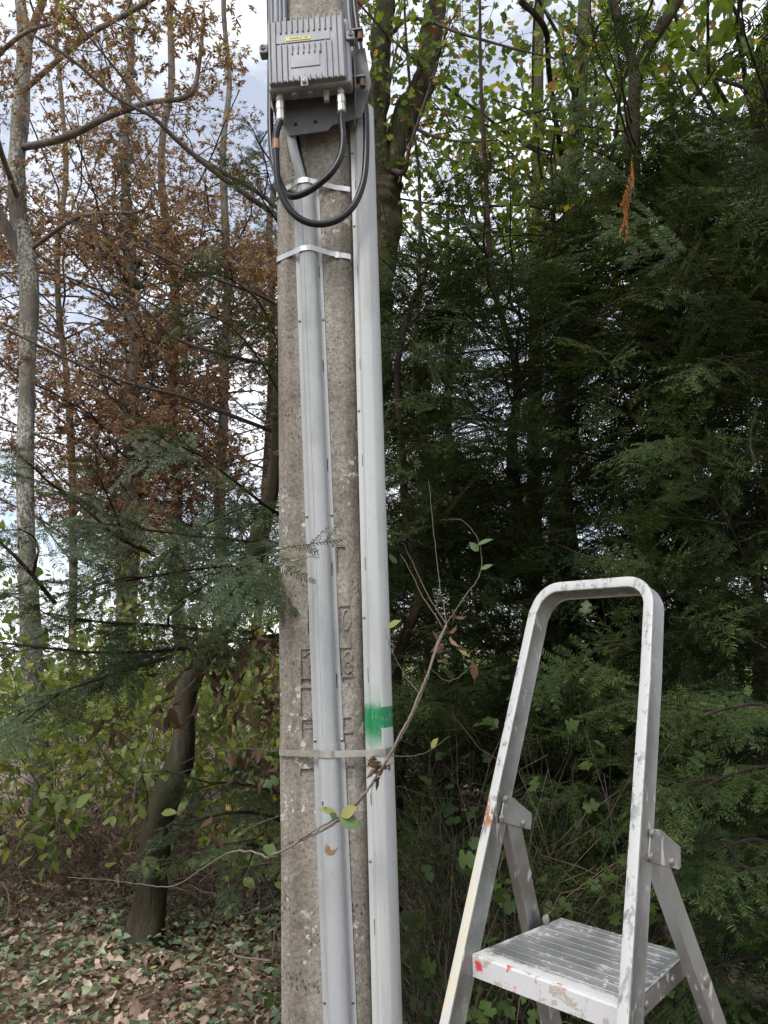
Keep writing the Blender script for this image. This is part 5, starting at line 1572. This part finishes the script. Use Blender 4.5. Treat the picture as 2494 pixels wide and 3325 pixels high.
# mossy forked tree behind the pole, its bare boughs sweeping left across the sky
TM = px_path([(1130, 2950, 4.8), (1150, 2000, 4.8), (1190, 1300, 4.8), (1235, 760, 4.8), (1250, 600, 4.8)])
fM = [(px_path([(1245, 640, 4.8), (1222, 420, 4.75), (1232, 240, 4.7), (1240, 110, 4.7), (1262, -60, 4.7), (1270, -300, 4.7)]), 0.085),
      (px_path([(1245, 640, 4.8), (1300, 430, 4.85), (1370, 270, 4.9), (1400, 120, 5.0), (1425, -60, 5.0), (1440, -300, 5.0)]), 0.095)]
LM = [([at(1215, 900, 4.8)] + px_path([(1000, 780, 4.4), (870, 680, 4.2), (760, 605, 4.1), (600, 480, 4.0), (490, 375, 3.9), (380, 320, 3.9), (230, 190, 3.8), (100, 110, 3.8)]), 0.022),
      ([at(1220, 850, 4.8)] + px_path([(1000, 760, 4.5), (860, 640, 4.4), (650, 515, 4.3), (520, 400, 4.2), (420, 280, 4.2), (340, 180, 4.1), (200, 10, 4.0)]), 0.016),
      ([at(1190, 1500, 4.8)] + px_path([(916, 1410, 4.2), (745, 1347, 4.0), (601, 1290, 3.9), (458, 1255, 3.8), (344, 1220, 3.7), (189, 1152, 3.6), (0, 1060, 3.5)]), 0.014),
      ([at(1190, 1330, 4.8)] + px_path([(916, 1198, 4.3), (773, 1163, 4.1), (573, 1100, 4.0), (470, 1000, 3.9), (350, 900, 3.9), (300, 700, 3.8)]), 0.015),
      ([at(1200, 1200, 4.8)] + px_path([(900, 990, 4.4), (740, 920, 4.2), (600, 870, 4.1), (450, 800, 4.0), (300, 740, 4.0), (150, 700, 4.0)]), 0.012),
      (px_path([(1320, 400, 4.85), (1400, 440, 4.6), (1500, 460, 4.4), (1620, 455, 4.3)]), 0.014),
      (px_path([(1250, 130, 4.7), (1340, 60, 4.5), (1500, 110, 4.3), (1640, 150, 4.2), (1800, 190, 4.1)]), 0.016),
      (px_path([(1240, 530, 4.8), (1310, 560, 4.6), (1330, 480, 4.5), (1380, 330, 4.4), (1420, 200, 4.4)]), 0.020)]
baseM = gz(TM[0])
mt = tree_empty('mossy_tree', baseM, 'mossy forked tree behind the pole with long bare boughs', 'tree')
trunk_mesh('trunk', [baseM] + TM[1:], [0.17, 0.15, 0.14, 0.135, 0.12], M_MOSSBARK, mt, n=28, k=90, seed=31, rough=0.10)
for P, r in fM: trunk_mesh('stem', P, [r, r * 0.95, r * 0.8, r * 0.7], M_MOSSBARK, mt, n=26, k=70, rough=0.13, seed=32)
outM, tipsM, tipsL = [], [], []
for i, (P, r) in enumerate(LM):
    P = spline(P, 14)
    trunk_mesh('bough', P, [r, r * 0.8, r * 0.55, r * 0.35], M_TWIG, mt, n=8, k=40, rough=0.05, seed=40 + i)
    branch(P, 0.62 if i < 5 else 0.5, r * 0.5, 1, outM, tipsL if i < 5 else tipsM, nch=12, k=6, shrink=0.6, start=0.1)
for P, r in fM:
    branch(spline(P, 12), 1.1, r * 0.25, 2, outM, tipsM, nch=8, k=6, start=0.05)
tubes('twigs', outM, M_TWIG, mt, 4, baseM, 'stuff')
rng.shuffle(tipsL); rng.shuffle(tipsM)
place(mt, hang_clusters(tipsL[:170], 0.027), CLUST, CLUST_L, [M_SEED], 'seed_cluster', 170, 'seed_clusters')
place(mt, hang(tipsL[170:300], 0.055, 0.7, 0.9, flat_up=False), CURLED, CURLED, [M_TANLEAF], 'curled_leaf', 130, 'curled_leaves')
place(mt, hang(tipsL[300:360], 0.050, 0.7, 0.2), OVATE, OVATE, [M_LEAFG], 'leaf', 60, 'leaves')
place(mt, hang(tipsM[:90], 0.075, 0.6, 1.2, flat_up=False), CURLED, CURLED, [M_TANLEAF], 'dry_leaf', 90, 'dry_leaves')
place(mt, hang(tipsM[90:900], 0.060, 0.9, 0.5, n=3, off=0.14, flat_up=False), LOBED, LOBED, [M_MAPLE], 'lobed_leaf', 200, 'lobed_leaves')

# maples in the upper right
def maple(trunk, R_, label, n_l, zr, rl, count, size, mat=M_MAPLE, bark=M_GREYBARK, tm=MAPLE, keep=None, seed=0, forks=(), lev=2, nch=5, n=5):
    base = gz(trunk[0]); trunk = [base] + list(trunk[1:])
    tr = tree_empty('maple_tree', base, label, 'tree', 'maples upper right')
    trunk_mesh('trunk', trunk, R_, bark, tr, seed=seed)
    for P, r in forks: trunk_mesh('limb', P, r, M_DARKBARK, tr, n=10, k=24, seed=seed + 2)
    out, tips = [], []
    TP = spline(trunk, 50)
    for i in range(n_l):
        z = zr[0] + (zr[1] - zr[0]) * (i + rng.random()) / n_l
        j = int(np.argmin(np.abs(TP[:, 2] - z)))
        a = rng.random() * 6.28
        P = rand_limb(TP[j], np.array([math.sin(a), -math.cos(a), 0.35]), rl[0] + (rl[1] - rl[0]) * rng.random(), 8, 0.1, 0.3)
        out.append((spline(P, 6), np.linspace(0.018, 0.007, 6)))
        branch(P, 0.7, 0.007, lev - 1, out, tips, nch=nch, k=6)
    tubes('twigs', out, M_TWIG, tr, 4, base, 'stuff')
    if keep: tips = [q for q in tips if keep(q)]
    rng.shuffle(tips)
    place(tr, hang(tips[:count // n], size, 0.9, 0.7, n=n, off=0.16, flat_up=False), tm, MAPLE_L, [mat], 'leaf', 290, 'leaves')
    return tr
kp = lambda q: px_ok((q[0],), 1200, 2900, -500, 900) and q[0][1] > 2.4
maple(px_path([(1790, 2950, 5.4), (1810, 1900, 5.4), (1840, 1000, 5.4), (1862, 500, 5.4), (1890, 200, 5.4), (1905, -250, 5.4)]), [0.09, 0.075, 0.065, 0.06, 0.055, 0.045], 'grey-trunked maple with green and yellow leaves behind the yews', 56, (2.7, 6.0), (0.8, 2.4), 10000, 0.064, keep=kp, seed=51)
maple(px_path([(1730, 2700, 7.0), (1735, 1900, 7.0), (1738, 1000, 7.0), (1745, 500, 7.0), (1755, -200, 7.0)]), [0.085, 0.075, 0.065, 0.06, 0.045], 'farther maple with a pale trunk between the mossy tree and the yews', 60, (2.8, 7.4), (0.8, 2.8), 13000, 0.066, keep=kp, seed=52)
maple(px_path([(2560, 3000, 4.2), (2540, 1700, 4.2), (2500, 800, 4.2), (2470, 350, 4.2), (2540, -100, 4.2)]), [0.08, 0.075, 0.065, 0.06, 0.04], 'maple at the top right corner with broad backlit leaves', 46, (2.4, 5.2), (0.7, 1.8), 4600, 0.068, keep=kp, seed=53, forks=[(px_path([(1690, 5, 4.0), (1740, 50, 4.0), (1775, 110, 4.1), (1782, 220, 4.3), (1800, 360, 4.6), (1830, 560, 5.0), (1845, 800, 5.4)]), [0.018, 0.018, 0.018, 0.019, 0.02, 0.02, 0.02])])

# ------------------------------------------------------------------ undergrowth
def shrub(name, base, label, n_stem, L, lev, count, size, tm, mat, limit=290, keep=None, group=None, ang=0.75, spread=0.7, nch=4, n=1, r=0.006, stemmat=None, cat='shrub', off=0.03, down=0.25):
    base = gz(base)
    tr = tree_empty(name, base, label, cat, group)
    out, tips = [], []
    for i in range(n_stem):
        a = rng.random() * 6.28
        d = np.array([math.sin(a) * spread, math.cos(a) * spread, 1.0])
        grow(base + np.array([rng.normal() * 0.08, rng.normal() * 0.08, 0.0]), d, L * (0.7 + 0.6 * rng.random()), r, lev, out, tips, 0.05, 0.2, nch, 0.55, ang)
    if keep: tips = [q for q in tips if keep(q)]
    out = [q for q in out if q[0][:, 1].min() > 2.08]
    tubes('stems', out, stemmat or M_TWIG, tr, 4, base, 'stuff')
    rng.shuffle(tips)
    place(tr, hang(tips[:max(count // n, 1)], size, 0.7, down, n=n, off=off), tm, tm, [mat], 'leaf', limit, 'leaves')
    return tr
SHL = [((-2.6, 5.6), 'leafy hornbeam sapling low at the left edge below the pale trunk'), ((-1.7, 5.2), 'bright green hornbeam sapling between the pale trunk and the leaning trunk'),
       ((-1.05, 5.9), 'hornbeam sapling behind the leaning trunk'), ((-0.45, 6.2), 'hornbeam sapling behind the left edge of the pole'), ((-2.1, 7.4), 'farther hornbeam sapling at left with yellowing leaves'), ((-1.3, 7.8), 'farthest hornbeam sapling under the ivy-clad tree'), ((-3.1, 7.0), 'tall sapling filling the gap left of the pale trunk'), ((-2.75, 8.2), 'tall yellowing sapling right behind the pale trunk'), ((-0.95, 4.75), 'small sapling at the foot of the leaning trunk')]
for (x, y), lb in SHL:
    shrub('hornbeam_sapling', (x, y, 0), lb, 10, 0.95 if y < 5 else 1.5 if y < 6.9 else 2.2, 2, 1300, 0.074, OVATE, M_LEAFG, group='hornbeam saplings', spread=0.75, nch=5, n=2, off=0.05, keep=lambda q: q[0][2] > 0.42)
SHR = [((0.42, 2.42), 'lobed-leaf bush seen through the ladder rails', 1.15), ((0.14, 2.45), 'low lobed-leaf bush between the pole and the ladder', 0.8), ((0.68, 2.40), 'lobed-leaf bush below the ladder platform', 0.75)]
for (x, y), lb, L in SHR:
    shrub('currant_bush', (x, y, 0), lb, 12, L, 1, 800, 0.052, LOBED, M_BUSH, group='lobed-leaf bushes behind the ladder', spread=0.22, nch=5, n=2, r=0.003, off=0.05, keep=lambda q: q[0][1] > 2.12)

for (x, y), lb in (((-9.5, 15.0), 'far rounded bush at the left edge, half hidden by trunks'), ((-6.2, 16.0), 'far yellow-green bush between the pale trunk and the thin hornbeam'), ((-3.4, 15.2), 'far bush behind the ivy-clad hornbeam'), ((-0.9, 16.0), 'far bush behind the left edge of the pole'),
                   ((1.6, 15.0), 'far bush seen between the white guard and the yews'), ((4.0, 16.0), 'far bush glimpsed through the yews behind the ladder'), ((7.0, 15.5), 'far bush behind the right-hand yews')):
    shrub('field_bush', (x, y, 0), lb, 10, 1.9, 2, 1500, 0.15, OVATE, M_LEAFG, limit=60, group='far bushes along the field', spread=0.9, nch=5, n=3, off=0.22, r=0.012)

# ground cover
def scatter(nm, tmpls, mat, N_, xr, yr, size, label, zoff, tilt, dens=None, up_bias=1.0, cat=None):
    pl = []
    while len(pl) < N_:
        x = xr[0] + (xr[1] - xr[0]) * rng.random(); y = yr[0] + (yr[1] - yr[0]) * rng.random() ** 1.2
        if dens is not None and rng.random() > dens(x, y): continue
        a = rng.random() * 6.28
        X = np.array([math.cos(a), math.sin(a), rng.normal() * 0.2])
        Z = unit(UP * up_bias + rng.normal(size=3) * tilt)
        pl.append((np.array([x, y, float(ground_h(x, y)) * float(np.clip(1.4 - math.hypot(x, y - 4) / 9, 0, 1)) + zoff[0] + zoff[1] * rng.random()]), X, Z, size[0] + size[1] * rng.random(), rng.random()))
    o = joined(nm, tmpls, pl, [mat], None)
    tag(o, label, cat, kind='stuff')
    return o
LITTER_L = LITTER[:2] + LITTER[3:] + [T([(0, 0, 0), (0.45, 0.3, 0.12), (1, 0, -0.12), (0.45, -0.3, 0.12), (0.5, 0, 0)], [], [(0, 1, 4), (1, 2, 4), (4, 2, 3), (0, 4, 3)]), T([(0, 0, 0.1), (0.4, 0.28, 0.2), (1, 0.05, -0.05), (0.55, -0.26, 0.1), (0.5, 0, 0)], [], [(0, 1, 4), (1, 2, 4), (4, 2, 3), (0, 4, 3)]), T([(0, 0, 0), (0.4, 0.22, 0.25), (0.9, 0.1, 0.1), (0.5, -0.28, 0.2), (0.5, 0, 0)], [], [(0, 1, 4), (1, 2, 4), (4, 2, 3), (0, 4, 3)])]
scatter('leaf_litter', LITTER_L[3:], M_LITTER, 22000, (-4.0, 1.5), (2.2, 7.5), (0.022, 0.040), 'tan and brown fallen leaves covering the ground', (0.0, 0.05), 0.5)
scatter('leaf_litter', LITTER, M_LITTER, 3200, (-3.0, 0.4), (2.4, 5.2), (0.032, 0.042), 'larger curled leaves lying on top of the litter', (0.04, 0.05), 0.5)
wv = lambda x, y: 0.25 + 0.75 * max(0, math.sin(x * 2.3 + 1.0) * math.cos(y * 1.9) + 0.35)
IVY_L = [T([(0, 0, 0), (-0.08, 0.36, 0.05), (0.38, 0.32, 0.08), (1, 0, -c_), (0.38, -0.32, 0.08), (-0.08, -0.36, 0.05), (0.35, 0, 0)], [], [(0, 1, 6), (1, 2, 6), (2, 3, 6), (6, 3, 4), (6, 4, 5), (0, 6, 5)]) for c_ in (0.05, 0.2, 0.35)]
scatter('ground_ivy', IVY_L, M_IVY, 13000, (-4.0, 1.0), (2.2, 5.8), (0.018, 0.038), 'grey-green ivy leaves creeping through the fallen leaves', (0.04, 0.10), 0.4, wv)
# dry tangled stems
def tangle(nm, N_, xr, yr, hz, mat, label, r=(0.0012, 0.0022), L=(0.4, 0.9), k=8, bend=0.35, z0=0.0, up=(0.5, 1.0), keep=None):
    polys = []
    while len(polys) < N_:
        x = xr[0] + (xr[1] - xr[0]) * rng.random(); y = yr[0] + (yr[1] - yr[0]) * rng.random()
        d = unit(np.array([rng.normal() * 0.7, rng.normal() * 0.5, up[0] + up[1] * rng.random()]))
        l = L[0] + (L[1] - L[0]) * rng.random()
        P = [np.array([x, y, z0 + hz * rng.random() ** 2])]
        for i in range(k - 1):
            d = unit(d + rng.normal(size=3) * bend - UP * 0.10)
            P.append(P[-1] + d * l / (k - 1)); P[-1][2] = max(P[-1][2], 0.02)
        P = np.array(P)
        if keep and not all(keep(q) for q in P): continue
        polys.append((P, np.linspace(r[1], r[0], k)))
    o = tubes(nm, polys, mat, None, 3)
    tag(o, label, None, kind='stuff')
tangle('fallen_twigs', 420, (-3.2, 0.2), (2.4, 5.2), 0.04, M_STEM, 'thin twigs lying among the fallen leaves', L=(0.10, 0.35), bend=0.15, z0=0.03, up=(-0.2, 0.4), keep=lambda q: q[2] < 0.16)
tangle('dry_undergrowth', 2600, (-3.6, 0.1), (4.6, 6.6), 0.25, M_STEMD, 'tangle of dry brown stems under the trees at left', L=(0.3, 0.8))
tangle('dry_undergrowth', 500, (-3.2, 0.1), (4.4, 6.0), 0.3, M_STEM, 'pale dry stalks standing in the tangle at left', L=(0.35, 0.9), bend=0.2)
okr = lambda q: q[1] > 2.2 and not (abs(q[0] + 0.17) < 0.2 and q[1] < 2.4)
tangle('dry_undergrowth', 520, (0.0, 0.7), (2.4, 3.2), 0.9, M_STEMD, 'tangle of dry stems between the white guard and the ladder', L=(0.4, 1.0), keep=okr)
tangle('dry_undergrowth', 70, (0.02, 0.32), (2.3, 2.8), 0.4, M_STEM, 'pale dry stalks right of the white guard', L=(0.6, 1.3), bend=0.13, keep=okr)
# curled brown leaves caught in the brush
pl = []
for _ in range(900):
    x, y = -3.4 + 3.4 * rng.random(), 4.5 + 1.8 * rng.random()
    pl.append((np.array([x, y, 0.05 + 0.55 * rng.random() ** 1.5]), unit(rng.normal(size=3) - UP * 0.8), unit(rng.normal(size=3)), 0.04 + 0.04 * rng.random(), rng.random()))
tag(joined('withered_leaves', CURLED, pl, [M_BROWN], None), 'withered brown leaves caught in the undergrowth at left', None, kind='stuff')
# thin grass blades right of the guard
tangle('grass_blades', 120, (0.03, 0.5), (2.3, 2.7), 0.05, M_GRASS, 'thin green grass blades right of the white guard', r=(0.0008, 0.0016), L=(0.7, 1.2), bend=0.08, up=(2.0, 2.0), keep=okr)

# ------------------------------------------------------------------ vines
def vine(name, strands, label, leaves=(), r=0.0045, mat=None, leaf_mat_=None):
    base = np.asarray(strands[0][0][0]).copy()
    v = empty(name, base, label, 'vine')
    for P, rr in strands:
        mb = MB(); Ps = spline(P, max(24, len(P) * 6))
        Ps = Ps + rng.normal(size=Ps.shape) * 0.0008
        mb.tube(Ps, np.linspace(rr, rr * (0.8 if rr > 0.003 else 0.35), len(Ps)), 7)
        mb.build('stem', mat or M_VINE, v, smooth=True)
    return v
main = [(1450, 2030, 1.98), (1420, 2090, 1.97), (1390, 2190, 1.95), (1365, 2260, 1.93), (1330, 2340, 1.91), (1285, 2420, 1.885), (1250, 2480, 1.87), (1190, 2570, 1.865), (1130, 2640, 1.865), (1060, 2690, 1.865), (990, 2722, 1.87), (930, 2755, 1.89), (870, 2785, 1.93)]
m2 = [(x + 6 * math.sin(i * 1.3), y - 7 + 6 * math.cos(i * 1.7), Y - 0.004) for i, (x, y, Y) in enumerate(main)]
tail = [(870, 2785, 1.93), (815, 2765, 2.0), (740, 2770, 2.1), (650, 2825, 2.25), (560, 2878, 2.4), (450, 2870, 2.55), (330, 2855, 2.7), (220, 2850, 2.8)]
ups = [[(1450, 2030, 1.98), (1400, 1950, 2.02), (1350, 1850, 2.06), (1310, 1760, 2.1)], [(1450, 2030, 1.98), (1440, 1960, 2.0), (1425, 1880, 2.02), (1408, 1720, 2.05), (1392, 1560, 2.12)],
       [(1440, 2040, 1.98), (1500, 1950, 2.05), (1560, 1860, 2.1), (1555, 1760, 2.12), (1500, 1690, 2.15), (1430, 1690, 2.18)], [(1440, 2040, 1.98), (1370, 1930, 2.0), (1320, 1830, 2.0), (1300, 1800, 2.0)],
       [(1360, 2250, 1.95), (1320, 2200, 1.95), (1280, 2130, 1.93), (1258, 2080, 1.90), (1250, 2040, 1.89)], [(1395, 2170, 1.96), (1450, 2210, 2.0), (1500, 2190, 2.05), (1540, 2150, 2.1)],
       [(1255, 2455, 1.88), (1330, 2455, 1.93), (1390, 2440, 1.98), (1460, 2390, 2.05)], [(1215, 2530, 1.86), (1205, 2570, 1.855), (1203, 2610, 1.85)]]
strands = [(px_path(main), 0.0036), (px_path(m2), 0.0031), (px_path(tail), 0.0027)] + [(px_path(u), 0.0013) for i, u in enumerate(ups)]
vn = vine('honeysuckle_vine', strands, 'twisted woody vine crossing the pole diagonally below the lower strap')
LN = [leaf_template('lance', 0.15, 0.15, 0.1, 3), leaf_template('ovate', 0.15, 0.1, 0, 4)]
def vleaf(px0, px1, Y, mat, tm, wid=1.0, Zn=(0, -0.85, 0.5), name='leaf'):
    a, b_ = at(*px0, Y), at(*px1, Y - 0.01)
    s_ = float(np.linalg.norm(b_ - a))
    me = tm.mesh(name, [mat])
    o = link(name, me, vn)
    X, Yy, Z = basis(unit(b_ - a), np.asarray(Zn, float))
    Mx = Matrix.Identity(4); L0_ = np.array(vn.location)
    for q in range(3):
        Mx[q][0], Mx[q][1], Mx[q][2], Mx[q][3] = X[q] * s_, Yy[q] * s_ * wid, Z[q] * s_, a[q] - L0_[q]
    o.matrix_basis = Mx
    return o
M_VL = leaf_mat('honeysuckle_leaf', [(0, (0.09, 0.155, 0.06)), (1, (0.15, 0.22, 0.075))], 0.5, 0.25)
M_VLY = leaf_mat('yellowing_leaf', [(0, (0.22, 0.24, 0.07)), (1, (0.34, 0.28, 0.09))], 0.5, 0.25)
OV2 = leaf_template('ovate', 0.12, 0.12, 0.0, 9)
LA2 = leaf_template('lance', 0.3, 0.35, 0.5, 8)
vleaf((1100, 2652), (1172, 2686), 1.85, M_VL, OV2, 1.1)
vleaf((1106, 2652), (1156, 2618), 1.85, M_VLY, OV2, 1.1)
vleaf((1094, 2658), (1073, 2640), 1.85, M_VL, OV2, 1.2)
vleaf((1095, 2648), (1042, 2612), 1.85, M_VLY, LA2, 1.3)
vleaf((1046, 2614), (1050, 2606), 1.848, M_BROWN, OV2, 1.5)
vleaf((872, 2782), (885, 2742), 1.92, M_VL, OV2, 2.2)
for a, b_, Y, m_ in (((1255, 2040), (1300, 2010), 1.93, M_VLY), ((1290, 1830), (1262, 1800), 1.98, M_VL), ((1400, 2430), (1420, 2395), 1.98, M_VLY), ((1520, 2130), (1490, 2105), 2.05, M_VLY), ((1535, 2150), (1545, 2210), 2.08, M_TANLEAF),
                     ((1560, 1850), (1600, 1830), 2.1, M_VL), ((1555, 1790), (1525, 1760), 2.1, M_VL), ((1550, 1770), (1600, 1745), 2.1, M_VL)):
    vleaf(a, b_, Y, m_, OV2, 1.0, Zn=(rng.normal() * 0.5, -0.6, 0.6 + 0.4 * rng.normal()))
pl = []
for _ in range(12):
    q = at(1440 + rng.normal() * 35, 2045 + rng.normal() * 45, 1.99)
    pl.append((q, unit(rng.normal(size=3) - UP * 0.5), unit(rng.normal(size=3)), 0.03 + 0.02 * rng.random(), rng.random()))
for _ in range(14):
    q = at(1240 + rng.normal() * 22, 2490 + rng.normal() * 22, 1.865)
    pl.append((q, unit(rng.normal(size=3) + np.array([-0.8, 0, -0.8])), unit(rng.normal(size=3)), 0.022 + 0.02 * rng.random(), rng.random()))
joined('withered_leaves', CURLED, pl, [M_BROWN], vn, base=np.array(vn.location))
# small tan leaf stuck on the grey guard
a_, z_ = pat(1055, 2765, 0.035)
fl_ = link('stuck_leaf', combine([(OV2, np.zeros(3), np.array([0.95, 0, 0.28]), np.array([0, -1.0, 0.2]), 0.036, 0.5), (LA2, np.zeros(3), np.array([0.35, 0, 0.8]), np.array([0, -1.0, 0.2]), 0.025, 0.8)]).mesh('stuck_leaf', [M_TANLEAF]))
fl_.location = pp(a_, 0.0375, z_)
tag(fl_, 'small tan leaf stuck on the grey guard below the vine', 'leaf')
# withered vine left of the pole
W1 = [([at(*q) for q in s_], r_) for s_, r_ in (([(905, 2010, 2.75), (820, 2050, 2.7), (700, 2150, 2.65), (600, 2240, 2.6), (520, 2330, 2.6), (455, 2480, 2.6), (420, 2700, 2.7)], 0.0035), ([(915, 2090, 2.75), (860, 2110, 2.7), (790, 2130, 2.7), (720, 2170, 2.65)], 0.003),
      ([(900, 2440, 2.7), (800, 2430, 2.7), (680, 2440, 2.7), (590, 2480, 2.7)], 0.003), ([(920, 2220, 2.7), (880, 2330, 2.7), (850, 2450, 2.7), (860, 2550, 2.7)], 0.0025), ([(905, 2650, 2.65), (850, 2670, 2.6), (780, 2700, 2.65)], 0.0022), ([(880, 3120, 2.6), (800, 3110, 2.6), (770, 3105, 2.6), (750, 3090, 2.6)], 0.004), ([(870, 3030, 2.6), (890, 3020, 2.6), (885, 3110, 2.6)], 0.003))]
wv_ = vine('withered_vine', W1, 'withered vine hung with brown curled leaves left of the pole')
pl = []
for (cx_, cy_, sx_, sy_, k_) in ((690, 2120, 60, 50, 34), (860, 2130, 45, 60, 40), (850, 2290, 50, 40, 26), (740, 2260, 40, 40, 16), (560, 2290, 60, 50, 12), (860, 2480, 40, 40, 22), (790, 2460, 30, 30, 10), (370, 2360, 20, 40, 10), (480, 2160, 20, 20, 5), (700, 2690, 15, 20, 6)):
    for _ in range(k_):
        q = at(cx_ + rng.normal() * sx_, cy_ + rng.normal() * sy_, 2.68 + 0.08 * rng.normal())
        pl.append((q, unit(rng.normal(size=3) * 0.5 - UP), unit(rng.normal(size=3)), 0.036 + 0.034 * rng.random(), rng.random()))
place(wv_, pl, CURLED, CURLED, [M_BROWN], 'withered_leaf', 290)
